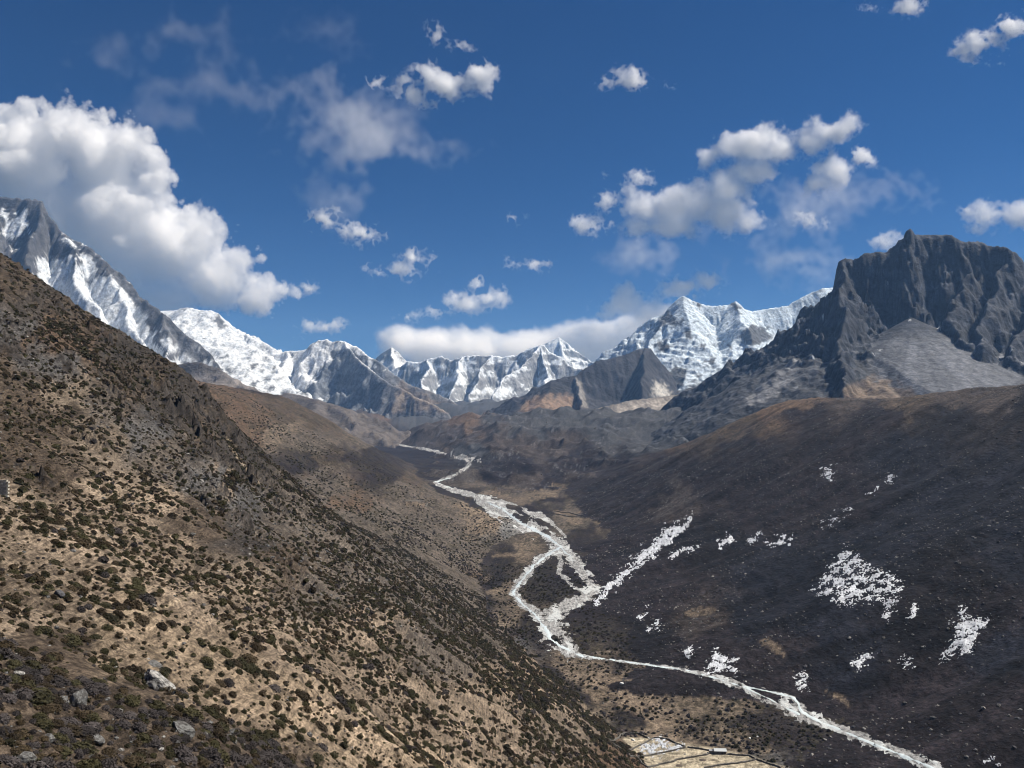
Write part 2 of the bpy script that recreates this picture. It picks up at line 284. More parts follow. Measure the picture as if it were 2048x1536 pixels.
# scattered dwarf shrubs too far off to build one by one, bare soil and stones between them
def speck(x, y, s, thr, seed): return sstep(thr, thr + .18, noise(x / s, y / s, seed) + .5 * noise(x / s * 2.3, y / s * 2.3, seed + 1))
dens = fbm(GX / 90, GY / 120, 4, .55, seed=91)
sp = speck(GX, GY, 5.5, .12, 92) ; sp2 = speck(GX, GY, 9, .1, 94)
shr = np.array([.028, .024, .016])
m = ((GID == 0) | (GID == 2)) * (np.clip(.62 + 1.1 * dens, .05, 1)) * np.maximum(sp, .7 * sp2) * sstep(4800, 3000, GY)
m = np.maximum(m, (GID == 1) * sstep(500, 900, GR) * sp * np.clip(.55 + dens, 0, .9))
GC = GC * (1 - m[..., None]) + shr * m[..., None]
st = speck(GX, GY, 9., .42, 97) * (GID == 4) * np.clip(.35 + .9 * fbm(GX / 160, GY / 160, 3, seed=98), 0, 1)
GC = GC * (1 - .55 * st[..., None]) + np.array([.15, .155, .17]) * .55 * st[..., None]
# crags and steep bluffs are bare rock
steep = 1 - GN[..., 2]; rk = sstep(.36, .5, steep + .06 * noise(GX / 9, GY / 9, 99)) * (GID == 1)
GC = GC * (1 - rk[..., None]) + np.array(COV['rock']) * (.7 + .6 * np.clip(noise(GX / 5, GY / 5, 100) + .5, 0, 1))[..., None] * rk[..., None]
GC *= (1 + .22 * fbm(GX / 14, GY / 14, 4, .6, seed=101))[..., None]
_c = -.25 * GX + .97 * GY; _d = .97 * GX + .25 * GY        # streaks down the fall line of the dark hillside
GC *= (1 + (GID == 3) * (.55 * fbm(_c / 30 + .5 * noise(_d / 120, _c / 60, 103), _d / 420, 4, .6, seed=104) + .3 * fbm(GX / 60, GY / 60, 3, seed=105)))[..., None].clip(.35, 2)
_c = -.3 * GX + .95 * GY; _d = .95 * GX + .3 * GY
GC *= (1 + (GID == 1) * .35 * fbm(_c / 9 + .5 * noise(_d / 40, _c / 30, 106), _d / 110, 4, .65, seed=107))[..., None].clip(.4, 1.8)
# foot paths
PATHS = [[(400,1180,4),(330,1215,4),(250,1225,3),(190,1240,4)],[(800,1180,1.2),(1000,1310,2),(1090,1390,2),(1180,1460,2)],[(620,1340,4),(660,1370,4),(740,1440,4),(820,1490,5)],[(455,880,5),(470,905,5),(490,935,4),(520,965,3)]]
for p_ in PATHS:
    s_ = sstep(1.5, .5, seg_dist(PXv + 3 * noise(GX / 8, GY / 8, 5), PYv, p_)); GC = GC * (1 - .7 * s_[..., None]) + np.array([.3, .24, .165]) * .7 * s_[..., None]
FIELD = [(1245,1475),(1300,1476),(1372,1488),(1430,1496),(1500,1512),(1600,1545),(1270,1560),(1262,1500)]
fm = sstep(-2, 2, poly_sd(PXv, PYv, FIELD)) * (GID != 1); GC = GC * (1 - fm[..., None]) + np.array([.26, .225, .165]) * (1 + .15 * fbm(GX / 6, GY / 6, 3))[..., None] * fm[..., None]

# small turf patches and meadows
for poly in [[(1112,1020),(1165,1026),(1158,1034),(1108,1028)], [(1120,1034),(1168,1036),(1160,1050),(1140,1046)], [(972,985),(985,977),(1000,987),(1045,1000),(1035,1004),(985,994)], [(812,1002),(855,1006),(850,1014),(812,1010)], [(988,1106),(1045,1106),(1040,1114),(985,1114)], [(970,1186),(985,1175),(1000,1177),(990,1190)], [(1365,1224),(1400,1214),(1430,1218),(1420,1228),(1385,1236)], [(1515,1285),(1532,1272),(1560,1292),(1572,1312),(1545,1302)], [(1648,1382),(1690,1396),(1700,1412),(1670,1396)]]:
    _q = sstep(-2.5, 3.5, poly_sd(PXv, PYv, poly) + 4.5 * fbm(PXv / 9, PYv / 5, 4, .65, seed=631)) * (GID != 1); GC = GC * (1 - .85 * _q[..., None]) + np.array(COV['tan']) * .8 * (1 + .3 * fbm(GX / 8, GY / 14, 4, .6, seed=632))[..., None] * .85 * _q[..., None]
ALLF = grid_faces(*GX.shape); fid = GID.ravel()[ALLF]
fid = np.where((fid[:, 0] == fid[:, 1]) | (fid[:, 0] == fid[:, 2]), fid[:, 0], np.where(fid[:, 1] == fid[:, 3], fid[:, 1], fid[:, 2]))
GP = np.stack([GX, GY, GZ], -1).reshape(-1, 3); GNf = GN.reshape(-1, 3); GCf = GC.reshape(-1, 3)
for k, (nm, mt, lb) in enumerate([('valley_floor', M_far, 'flat brown valley floor of dwarf shrubs and dry grass either side of the river'),
        ('hillside_left', M_near, 'steep sunlit tan hillside dotted with dark shrubs in the near corner'),
        ('hillside_middle', M_far, 'rounded tan and brown hillside and terraces behind the near slope'),
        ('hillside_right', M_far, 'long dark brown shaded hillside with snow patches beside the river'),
        ('moraine', M_far, 'grey stony moraine mound at the head of the valley')]):
    fs = ALLF[fid == k]; u, inv = np.unique(fs, return_inverse=True)
    o = mesh_np(nm, GP[u], inv.reshape(fs.shape), mt, GCf[u], GNf[u]); tag(o, lb, None, None, 'structure')
#==MOUNTAINS
# ------------------------------------------------------------------ mountains: crest and spur lines, faces falling from them, gullies and flutes cut down the faces
def mountain(name, label, ridges, xr, yr, res, colour, warp=(40, 400), detail=(60, 700, 200), flute=(0, 60, 300), sub=(8, 60), seed=0, kind='structure', base=None, calm=0):
    X, Y = np.meshgrid(np.linspace(*xr, res[0]), np.linspace(*yr, res[1]), indexing='ij')
    wx = X + warp[0] * fbm(X / warp[1], Y / warp[1], 4, .55, seed=seed + 3); wy = Y + warp[0] * fbm(X / warp[1] + 31, Y / warp[1], 4, .55, seed=seed + 9)
    h = np.full(X.shape, -1e9); T = np.zeros(X.shape); D = np.zeros(X.shape)
    for k, (line, prof) in enumerate(ridges):
        P = np.array([at(*q) for q in line]); acc = 0.
        for a, b in zip(P[:-1], P[1:]):
            dx, dy = b[0] - a[0], b[1] - a[1]; l = math.hypot(dx, dy) + 1e-9
            t = np.clip(((wx - a[0]) * dx + (wy - a[1]) * dy) / (l * l), 0, 1); d = np.hypot(wx - a[0] - t * dx, wy - a[1] - t * dy)
            hh = a[2] + t * (b[2] - a[2]); prev = 0.
            for (d1, s) in prof: hh = hh - s * np.clip(d - prev, 0, d1 - prev); prev = d1
            q = hh > h; h = np.where(q, hh, h); T = np.where(q, acc + t * l + 5000 * k, T); D = np.where(q, d, D); acc += l
    g = sstep(0, detail[2], D) * (1 - .75 * sstep(detail[2] * 3.2, detail[2] * 6, D) * calm)
    low = 1 - calm * .8 * sstep(520, 220, h); g = g * low
    h = h + g * detail[0] * (ridged(X / detail[1], Y / detail[1], 6, .5, seed=seed + 20) - 1.25)
    if flute[0]:
        f = 1 - np.abs(noise(T / flute[1] + .6 * noise(T / flute[1] * .4, D / flute[2], seed + 41), D / (flute[1] * 7), seed + 40)) * 2
        h = h + flute[0] * f * sstep(0, flute[2] * .3, D) * sstep(flute[2] * 2.2, flute[2] * .7, D)
    h = h + sub[0] * fbm(X / sub[1], Y / sub[1], 4, .6, seed=seed + 50) * (.22 + .78 * g) * low * (1 - .7 * calm * sstep(detail[2] * 3.2, detail[2] * 6, D))
    if base is not None: h = base(X, Y, h, D)
    n = gnormals(X, Y, h); px, py = pix(X, Y, h)
    C = colour(px, py, X, Y, h, n[..., 2], D, T, n)
    o = mesh_np(name, np.stack([X, Y, h], -1).reshape(-1, 3), grid_faces(*X.shape), M_mount, C.reshape(-1, 3)); tag(o, label, None, None, kind); return o
def mixc(a, b, m): return a * (1 - m[..., None]) + np.asarray(b) * m[..., None]
def snowtex(c, X, Y, Z, sn, seed):
    # wind crust, ice bands and debris on the snow
    return c * (1 - sn[..., None] * np.clip(.16 * fbm(X / 160, Z / 26, 5, .65, seed=seed) + .1 * fbm(X / 40, Y / 40, 3, .6, seed=seed + 5) + .1, 0, .45)[..., None] * np.array([1.15, 1., .85]))
SNOW = np.array([.5, .525, .56])
def rockc(X, Y, Z, base, seed=0, amt=.4):
    st = fbm(X / 300, Z / 60, 4, .6, seed=seed); g = fbm(X / 70, Y / 70, 4, .6, seed=seed + 5)
    return .6 * np.asarray(base) * (1 + amt * st + amt * .6 * g)[..., None]
def snowm(px, py, X, Y, Z, nz, areas, seed, noise_px=14, lo=.35, soft=3.):
    """snow lies inside the outlined areas (amount, outline), broken up on the steep ground"""
    k = np.full(px.shape, -1e3); n = noise_px * fbm(px / 34, py / 26, 5, .62, seed=seed) + .5 * noise_px * fbm(X / 55, Y / 55, 3, .6, seed=seed + 7)
    for off, poly in areas: k = np.maximum(k, poly_sd(px, py, poly) + off)
    return sstep(-soft, soft, k + n + (nz - lo) * 26)

# the big rock-and-ice peak at the left
A_sky = [(-260,330,8200),(-100,370,7900),(0,392,7700),(40,395,7650),(80,399,7600),(92,421,7560),(116,448,7520),(122,462,7500),(161,486,7440),(191,510,7380),(219,530,7330),(239,547,7290),(260,571,7240),(290,599,7180),(328,626,7100),(342,636,7080),(359,657,7040),(376,674,7000),(410,696,6950),(430,715,6900),(470,770,6800)]
stp = [(260, 1.75), (700, 1.05), (9e9, .75)]
def colA(px, py, X, Y, Z, nz, D, T, n):
    c = rockc(X, Y, Z, (.09, .092, .1), 300)
    sn = snowm(px, py, X, Y, Z, nz, [(0, [(80,545),(70,512),(130,512),(150,525),(175,500),(200,525),(180,552),(240,552),(262,585),(278,600),(300,650),(318,690),(330,712),(352,700),(395,742),(330,760),(200,680),(60,590)]),
        (-6, [(0,420),(60,425),(55,480),(30,500),(0,470)]), (-6, [(120,470),(160,490),(190,520),(170,530)]), (-3, [(330,640),(350,655),(420,720),(440,745),(380,745),(320,690)])], 310, 15, .52)
    sn *= 1 - .92 * sstep(1.3, .7, seg_dist(px + 8 * fbm(px / 12, py / 9, 3, seed=3), py, [(150,480,8),(200,522,14),(239,556,18),(290,612,22),(335,650,34),(372,690,34),(400,720,20)]))
    return snowtex(mixc(c, SNOW, sn), X, Y, Z, sn, 701)
mountain('mountain', 'tall dark rock peak with hanging ice fields below a big cloud', [(A_sky, stp),
    ([(80,399,7600),(70,450,7300),(60,520,6900),(90,600,6500)], stp), ([(122,462,7500),(150,500,7250),(165,560,6950),(190,640,6500),(230,700,6100)], stp),
    ([(219,530,7330),(235,590,7000),(262,650,6650),(300,705,6300)], stp), ([(328,626,7100),(330,680,6800),(352,730,6400)], stp), ([(0,392,7700),(-20,480,7200),(0,560,6700)], stp)],
    (-8200, -1900), (5600, 9000), (460, 260), colA, (60, 420), (120, 520, 300), (9, 70, 500), (44, 120), 200)
def colA2(px, py, X, Y, Z, nz, D, T, n):
    c = rockc(X, Y, Z, (.13, .135, .14), 330)
    sn = 1 - np.maximum(sstep(-3, 3, poly_sd(px, py, [(425,640),(438,628),(455,652),(440,660)]) + 5 * noise(px / 5, py / 5, 3)), sstep(.1, .5, fbm(px / 26, py / 12, 5, .65, seed=331) + sstep(680, 740, py) * .45 - .62))
    return snowtex(mixc(c, SNOW, sn), X, Y, Z, sn, 711)
mountain('mountain', 'white snow dome sloping down right beside the big rock peak', [([(150,640,10800),(300,625,10700),(337,619,10600),(379,615,10500),(407,621,10450),(424,621,10400),(448,643,10350),(461,650,10300),(496,670,10200),(533,691,10100),(560,703,10050),(600,722,10000),(700,790,9800)], [(800, .62), (9e9, .5)]),
    ([(430,640,10400),(440,690,9700),(470,740,9000)], [(9e9, .6)])], (-6000, -1800), (7400, 11200), (240, 180), colA2, (60, 500), (60, 700, 400), (6, 120, 700), (34, 130), 230)
# the pyramid in the middle
I_sky = [(380,790,10400),(458,751,10300),(485,738,10200),(561,707,9900),(578,701,9850),(605,701,9800),(619,692,9750),(636,680,9700),(653,678,9650),(660,683,9630),(673,681,9600),(689,682,9560),(718,693,9500),(728,700,9470),(742,714,9420),(769,731,9330),(793,751,9250),(827,772,9150),(872,786,9050),(906,803,8950),(933,821,8900),(990,850,8800)]
ist = [(350, 1.3), (900, .9), (9e9, .62)]
def colI(px, py, X, Y, Z, nz, D, T, n):
    c = rockc(X, Y, Z, (.18, .2, .23), 340)
    br = sstep(730, 775, py + 10 * noise(px / 20, py / 20, 4)) * sstep(720, 800, px); c = mixc(c, np.array([.1, .09, .085]), .6 * br)
    tal = sstep(-4, 6, poly_sd(px, py, [(800,760),(870,800),(900,825),(770,825),(790,800)]) + 8 * noise(px / 14, py / 9, 8)); c = mixc(c, np.array([.17, .14, .115]), tal)
    sn = snowm(px, py, X, Y, Z, nz, [(1, [(470,745),(560,708),(605,700),(640,678),(660,680),(655,712),(640,735),(610,775),(580,785),(480,775),(465,760)]), (-3, [(640,676),(735,690),(745,720),(700,700),(660,700)]), (-7, [(690,684),(730,700),(770,740),(735,740)])], 345, 11, .5)
    return mixc(c, SNOW, sn)
mountain('mountain', 'pyramid peak with a dark wall and snowy shoulder in the middle distance', [(I_sky, ist), ([(653,678,9650),(648,705,9520),(625,745,9330),(605,780,9150),(585,805,9000)], ist),
    ([(689,682,9560),(712,712,9230),(745,742,8850),(775,765,8550),(830,790,8200),(900,826,7900)], ist), ([(578,701,9850),(560,740,9350),(540,780,8900)], ist)],
    (-4600, 300), (7600, 10900), (380, 240), colI, (40, 350), (110, 520, 260), (16, 75, 420), (20, 90), 250)
def snowy(rock, seed, amt=0., lo=.55, lowline=(790, 840)):
    def f(px, py, X, Y, Z, nz, D, T, n):
        c = rockc(X, Y, Z, rock, seed)
        k = amt + 1.1 * fbm(px / 45, py / 22, 5, .62, seed=seed + 1) + (nz - lo) * 2.4 - sstep(*lowline, py) * .7
        return mixc(c, SNOW * np.array([.92, .96, 1.]), sstep(-.12, .16, k))
    return f
def colP(px, py, X, Y, Z, nz, D, T, n):
    return mixc(rockc(X, Y, Z, (.13, .135, .14), 350), SNOW, np.maximum(sstep(-.05, .1, n[..., 0] - .05 + .4 * fbm(px / 9, py / 5, 4, seed=351)), .9 * sstep(716, 726, py + 6 * noise(px / 6, py / 6, 4))))
mountain('mountain', 'small far pyramid, dark on one side and white on the other', [([(700,760,15400),(749,717,15200),(762,707,15100),(783,694,15000),(793,700,14950),(815,722,14850),(860,760,14600)], [(400, 1.1), (9e9, .8)]), ([(783,694,15000),(790,730,14300),(800,760,13800)], [(9e9, 1.)])],
    (-3800, -1200), (13400, 15800), (150, 130), colP, (30, 350), (60, 500, 260), (12, 80, 400), (18, 90), 270)
C_sky = [(760,760,13400),(815,722,13200),(841,724,13100),(858,717,13050),(882,712,13000),(902,719,12950),(919,712,12900),(947,710,12850),(981,710,12800),(1005,714,12750),(1026,710,12700),(1046,701,12650),(1067,692,12600),(1082,688,12550),(1090,689,12530),(1102,701,12500),(1117,710,12450),(1131,725,12400),(1143,735,12350),(1164,738,12300),(1210,760,12200),(1300,800,12000)]
cst = [(420, 1.7), (1000, 1.0), (9e9, .8)]
mountain('mountain', 'long fluted snow wall closing the head of the valley', [(C_sky, cst), ([(1082,688,12550),(1050,725,12050),(1010,755,11600),(990,790,11100),(980,830,10600)], cst), ([(1082,688,12550),(1095,740,11900),(1080,790,11300),(1060,830,10800)], cst),
    ([(919,712,12900),(915,760,12200),(900,800,11600)], cst), ([(858,717,13050),(850,760,12400),(850,800,11900)], cst), ([(981,710,12800),(960,745,12300),(940,790,11700)], cst)],
    (-2900, 2300), (10200, 13800), (380, 240), snowy((.27, .285, .31), 360, .0, .5), (50, 420), (110, 520, 300), (22, 60, 520), (34, 90), 290)
mountain('mountain', 'faint far snow peak fading into cloud behind the snow wall', [([(1040,720,19000),(1088,688,18600),(1117,674,18500),(1134,686,18400),(1155,704,18300),(1181,722,18200),(1230,760,18000)], [(9e9, .9)]), ([(1117,674,18500),(1125,710,17800),(1140,750,17200)], [(9e9, 1.)])],
    (-200, 3200), (16800, 19200), (150, 120), snowy((.15, .16, .17), 370, .35, .55), (40, 450), (100, 600, 300), (14, 100, 600), (24, 120), 310)
# the glacier mountain and the dark ridge in front of it
G_sky = [(1150,780,9200),(1231,716,9150),(1252,698,9100),(1281,672,9050),(1319,641,9000),(1322,631,8990),(1334,619,8970),(1342,620,8960),(1366,591,8900),(1386,600,8900),(1410,610,8900),(1427,612,8900),(1451,609,8900),(1465,602,8900),(1483,616,8920),(1498,622,8950),(1539,616,9000),(1574,611,9050),(1594,598,9080),(1642,577,9150),(1662,575,9180),(1720,560,9250),(1800,600,9300)]
gst = [(330, 1.75), (800, .62), (1700, .5), (9e9, .55)]
ROCKG = [[(1318,640),(1335,618),(1352,640),(1366,640),(1362,652),(1325,650),(1304,678)],[(1305,690),(1330,678),(1340,695),(1330,705)],[(1369,660),(1382,660),(1384,678),(1372,678)],[(1400,690),(1416,686),(1408,698)],[(1450,690),(1465,688),(1462,698)],[(1408,722),(1432,714),(1425,730)],[(1310,760),(1350,732),(1374,740),(1366,775),(1320,780)],[(1478,672),(1500,650),(1530,655),(1545,675),(1520,690),(1490,690)],[(1455,605),(1466,601),(1484,616),(1475,622)],[(1388,602),(1404,608),(1398,616)],[(1628,584),(1640,577),(1645,582)]]
def colG(px, py, X, Y, Z, nz, D, T, n):
    c = rockc(X, Y, Z, (.1, .105, .112), 380)
    k = np.full(px.shape, -1e3)
    for p in ROCKG: k = np.maximum(k, poly_sd(px, py, p))
    r = sstep(-2.5, 2.5, k + 4.5 * fbm(px / 10, py / 8, 4, .6, seed=381)); r = np.maximum(r, .75 * sstep(.1, .5, fbm(px / 30, py / 8, 5, .62, seed=383) - .5 + (.5 - nz) * .8))
    r = np.maximum(r, sstep(-10, 12, py - 772 + .12 * (px - 1400) * -1 + 26 * fbm(px / 30, py / 12, 4, .6, seed=385)))
    r = np.maximum(r, sstep(-8, 8, poly_sd(px, py, [(1440,790),(1450,745),(1500,725),(1560,710),(1500,790)]) + 22 * fbm(px / 14, py / 8, 4, .6, seed=386)))
    return snowtex(mixc(c, SNOW * np.array([.9, .98, 1.04]), 1 - r), X, Y, Z, 1 - r, 721)
def gbase(X, Y, h, D):
    # ice bulges and crevassed steps on the lower face
    px, py = pix(X, Y, h); k = sstep(650, 690, py)
    return h + k * (20 * ridged(X / 240, h / 90, 4, .55, seed=391) - 18)
mountain('mountain', 'jagged ice-fluted mountain with a broken glacier below its crest', [(G_sky, gst), ([(1366,591,8900),(1380,660,8450),(1390,700,8100)], [(9e9, .7)]), ([(1342,620,8960),(1310,668,8600),(1290,720,8300)], [(300, 1.4), (9e9, .8)]), ([(1465,602,8900),(1490,650,8450),(1510,690,8000)], [(200, .9), (9e9, .6)])],
    (900, 5600), (7000, 9700), (430, 250), colG, (30, 350), (34, 420, 300), (24, 50, 420), (9, 60), 330, base=gbase)
D_sky = [(960,860,6400),(1005,833,6600),(1026,821,6700),(1064,792,6900),(1105,760,7150),(1129,752,7250),(1149,752,7300),(1164,739,7350),(1193,722,7450),(1225,716,7500),(1252,706,7600),(1266,700,7650),(1288,695,7700),(1302,696,7760)]
dst = [(300, 1.35), (9e9, .8)]
def colD(px, py, X, Y, Z, nz, D, T, n):
    c = rockc(X, Y, Z, (.034, .034, .04), 400, .5)
    h = sstep(-5, 8, poly_sd(px, py, [(1030,835),(1050,800),(1090,788),(1140,790),(1162,815),(1150,835)]) + 8 * noise(px / 12, py / 9, 3)); c = mixc(c, np.array([.15, .105, .075]), h)
    t = sstep(-3, 4, poly_sd(px, py, [(1150,755),(1162,765),(1172,800),(1178,818),(1160,812),(1152,780)]) + 3 * noise(px / 5, py / 5, 3)); c = mixc(c, np.array([.16, .15, .14]), t)
    s = sstep(-6, 8, poly_sd(px, py, [(1305,790),(1310,762),(1330,770),(1345,790),(1330,800)]) + 7 * fbm(px / 6, py / 6, 3, seed=5)); c = mixc(c, np.array([.3, .29, .27]), s)
    return c
mountain('mountain_ridge', 'dark bare ridge with a rounded brown foot before the glacier mountain', [(D_sky, dst), ([(1149,752,7300),(1160,790,6800),(1165,825,6400)], dst), ([(1288,696,7700),(1288,735,7250),(1285,785,6800)], dst), ([(1105,760,7150),(1090,800,6600),(1080,830,6200)], [(9e9, .45)])],
    (-500, 2300), (5600, 8300), (280, 200), colD, (30, 260), (30, 420, 220), (5, 60, 400), (10, 50), 360)
# pale lateral moraine wall
def colLM(px, py, X, Y, Z, nz, D, T, n):
    return np.array([.19, .17, .15]) * (1 + .3 * fbm(X / 25, Y / 60, 4, .6, seed=7))[..., None] * (.65 + .5 * sstep(0, 60, D))[..., None]
mountain('moraine_ridge', 'pale straight-crested lateral moraine bank under the glacier', [([(1150,845,5700),(1200,815,5800),(1260,800,5950),(1330,792,6100),(1400,783,6250),(1440,778,6350),(1480,776,6450)], [(9e9, .6)])], (0, 2700), (5100, 7000), (180, 90), colLM, (16, 200), (20, 160, 60), (6, 36, 120), (6, 40), 410)
# the dark rock mountain at the right
K_sky = [(1400,830,4900),(1430,800,4850),(1461,775,4800),(1481,738,4750),(1498,724,4720),(1539,710,4660),(1560,690,4620),(1587,676,4580),(1615,642,4520),(1632,625,4500),(1640,632,4480),(1656,601,4450),(1669,567,4420),(1680,540,4400),(1690,517,4380),(1707,519,4360),(1731,507,4350),(1765,502,4330),(1792,481,4310),(1814,458,4300),(1837,468,4290),(1864,468,4280),(1895,473,4270),(1925,485,4250),(1956,481,4230),(1980,488,4210),(2014,502,4190),(2045,522,4170),(2110,565,4100),(2250,640,4000),(2450,720,3900)]
kst = [(30, .8), (330, 2.5), (400, 1.0), (9e9, .6)]
kst2 = [(110, 1.5), (300, .9), (9e9, .62)]
def colK(px, py, X, Y, Z, nz, D, T, n):
    c = rockc(X, Y, Z, (.036, .042, .056), 420, .6); c *= (1 + .45 * fbm((Z + .33 * X) / 26, X / 160, 4, .65, seed=427) + .3 * fbm(px / 12, py / 30, 4, .65, seed=428))[..., None].clip(.3, 2); a0 = at(1822, 636, 3960); ang = np.arctan2(X - a0[0], a0[1] - Y)
    lo = sstep(640, 700, py); sl = sstep(.62, .74, nz + .05 * noise(px / 6, py / 6, 4)) * lo
    tal = np.array([.1, .105, .118]) * (1 + .32 * fbm(ang * 7 + .1 * noise(px / 60, py / 60, 2), np.hypot(X - a0[0], Y - a0[1]) / 900, 4, .6, seed=421) + .18 * fbm(px / 7, py / 7, 3, seed=422))[..., None]
    fan = sstep(-12, 14, poly_sd(px, py, [(1745,720),(1790,665),(1820,636),(1880,656),(1963,682),(2050,712),(2050,760),(1960,790),(1850,800),(1755,790)]) + 10 * fbm(px / 30, py / 30, 3, seed=425))
    tal = tal * (.42 + .58 * fan[..., None]) * (1 + (1 - fan) * .4 * fbm((X * .9 - Y * .45) / 40, (X * .45 + Y * .9) / 300, 4, .6, seed=429))[..., None]; c = c * (1 - sl[..., None]) + tal * sl[..., None]
    b = sstep(-8, 8, poly_sd(px, py, [(1640,810),(1690,775),(1760,755),(1830,782),(1850,810),(1700,830)]) + 12 * fbm(px / 25, py / 12, 4, seed=424)); c = mixc(c, np.array([.13, .095, .065]), .85 * b)
    pl = sstep(-4, 4, poly_sd(px, py, [(1490,800),(1540,760),(1590,715),(1600,735),(1560,790),(1500,815)]) + 8 * noise(px / 20, py / 9, 3)); c = mixc(c, np.array([.2, .2, .205]), .7 * pl)
    sn = np.zeros(px.shape)
    for (x, y, r) in [(1820,640,4),(1845,615,4),(1878,655,6),(1760,700,5),(1748,708,3),(2022,700,6),(1625,715,5),(1600,725,4),(1592,775,5),(1648,632,4),(1772,568,4),(1870,600,3)]: sn = np.maximum(sn, sstep(r, r * .4, np.hypot(px - x + 4 * noise(px / 4, py / 4, 3), (py - y) * 1.6)))
    return mixc(c, SNOW * .8, .8 * sn)
def kbase(X, Y, h, D):
    # scree cone: a smooth fan spread below its gully
    a = at(1822, 634, 4040); d = np.hypot((X - a[0]) * .9, (Y - a[1])); d = d + 5 * noise(X / 90, Y / 90, 9)
    cone = a[2] - .62 * d + .00009 * d * d - 900 * (Y > a[1] + 120) - .55 * np.maximum(a[0] - 330 - X, 0)
    t = (h + .33 * X + 20 * noise(X / 120, Y / 120, 12)) / 62; fr = t - np.floor(t); t2 = (h - .2 * X) / 23; f2 = t2 - np.floor(t2); up = sstep(420, 620, h) * sstep(25, 120, D)
    h = h + up * (26 * (sstep(.25, .75, fr) - fr) + 7 * (sstep(.2, .8, f2) - f2))      # slanting ledges
    rough = sstep(300, 520, h) * sstep(8, 90, D); q = h * 1.0
    h = h + rough * (26 * (ridged(X / 150 + .3, (Y * .6 + q * .8) / 150, 3, .5, seed=461) - 1.1) + 13 * (ridged(X / 52, (Y * .6 + q * .9) / 52, 3, .55, seed=464) - 1.0))
    return np.maximum(h, cone)
mountain('mountain', 'dark cliffed rock mountain with a grey scree fan above the shaded hillside', [(K_sky, kst), ([(1690,517,4380),(1682,580,4150),(1690,640,3950),(1680,700,3750),(1690,770,3350)], kst2), ([(1640,632,4480),(1625,690,4250),(1590,760,3950),(1560,800,3700)], kst2),
    ([(1935,545,4150),(1925,580,4050),(1900,630,3880),(1930,680,3700)], kst2), ([(2014,502,4190),(1990,590,3950),(1960,660,3700),(1975,700,3550)], kst2), ([(2110,565,4100),(2060,620,3800),(2030,690,3500)], kst2), ([(1735,540,4290),(1742,600,4200),(1738,660,4080)], [(60, 2.4), (9e9, 1.4)])],
    (500, 4300), (2500, 5400), (560, 370), colK, (34, 150), (30, 180, 100), (0, 33, 200), (15, 40), 450, base=kbase, calm=1)
# foothill below the big peak
def colJ(px, py, X, Y, Z, nz, D, T, n):
    c = rockc(X, Y, Z, (.075, .068, .065), 430); c = mixc(c, np.array([.17, .155, .145]), sstep(730, 760, py + 14 * fbm(px / 30, py / 12, 4, seed=431)) * .8); return mixc(c, np.array([.078, .067, .06]), sstep(755, 790, py + 12 * noise(px / 20, py / 12, 3)))
mountain('foothill', 'low dark rocky foothill at the base of the big peak', [([(150,680,5600),(250,695,5500),(297,708,5450),(330,722,5400),(352,729,5380),(375,724,5360),(393,722,5350),(420,729,5320),(444,735,5300),(458,752,5250),(490,775,5200),(560,805,5100),(640,850,5000)], [(80, 1.1), (9e9, .45)]), ([(570,785,6200),(640,800,6000),(690,815,5900),(780,870,5700)], [(9e9, .4)])],
    (-3600, 300), (4300, 7000), (260, 150), colJ, (30, 240), (40, 300, 160), (5, 50, 200), (10, 50), 470)
#==HAZE
def haze_box():
    x, y0, y1, z0, z1 = 16000, -3000, 19600, -420, 2900
    co = np.array([(a, b, c) for a in (-x, x) for b in (y0, y1) for c in (z0, z1)], float)
    f = np.array([(0,1,3,2),(4,6,7,5),(0,4,5,1),(2,3,7,6),(0,2,6,4),(1,5,7,3)])
    m = bpy.data.materials.new('haze'); m.use_nodes = True; t = m.node_tree; t.nodes.clear()
    o = t.nodes.new('ShaderNodeOutputMaterial'); v = t.nodes.new('ShaderNodeVolumePrincipled'); t.links.new(v.outputs[0], o.inputs['Volume'])
    v.inputs['Color'].default_value = (.3, .55, 1, 1); v.inputs['Absorption Color'].default_value = (1, 1, 1, 1); v.inputs['Density'].default_value = 2.0e-5; v.inputs['Anisotropy'].default_value = .1
    return tag(mesh_np('haze', co, f, m, smooth=False), 'thin blue mountain air over the whole valley', None, None, 'stuff')
haze_box()

# ------------------------------------------------------------------ clouds: real fog volumes beyond and above the hazy air
def bsp(n, m):
    t = np.linspace(0, m, n, endpoint=False); i = t.astype(int); f = t - i
    w = np.stack([(1 - f) ** 3 / 6, (3 * f ** 3 - 6 * f ** 2 + 4) / 6, (-3 * f ** 3 + 3 * f ** 2 + 3 * f + 1) / 6, f ** 3 / 6]); A = np.zeros((n, m + 4), np.float32)
    for k in range(4): A[np.arange(n), i + k] = w[k]
    return A
def fbm3(shape, cells, octv, gain, rng, billow=0.):
    out = np.zeros(shape, np.float32); amp = 1.
    for o in range(octv):
        m_ = [max(1, int(round(c * 2 ** o))) for c in cells]; r = rng.standard_normal([k + 4 for k in m_]).astype(np.float32)
        a = np.tensordot(bsp(shape[0], m_[0]), r, (1, 0)); a = np.einsum('bj,ajk->abk', bsp(shape[1], m_[1]), a, optimize=True); a = a @ bsp(shape[2], m_[2]).T
        a *= 2; a = a * (1 - billow) + billow * (np.abs(a) * 2 - 1.1); out += a * amp; amp *= gain
    return out
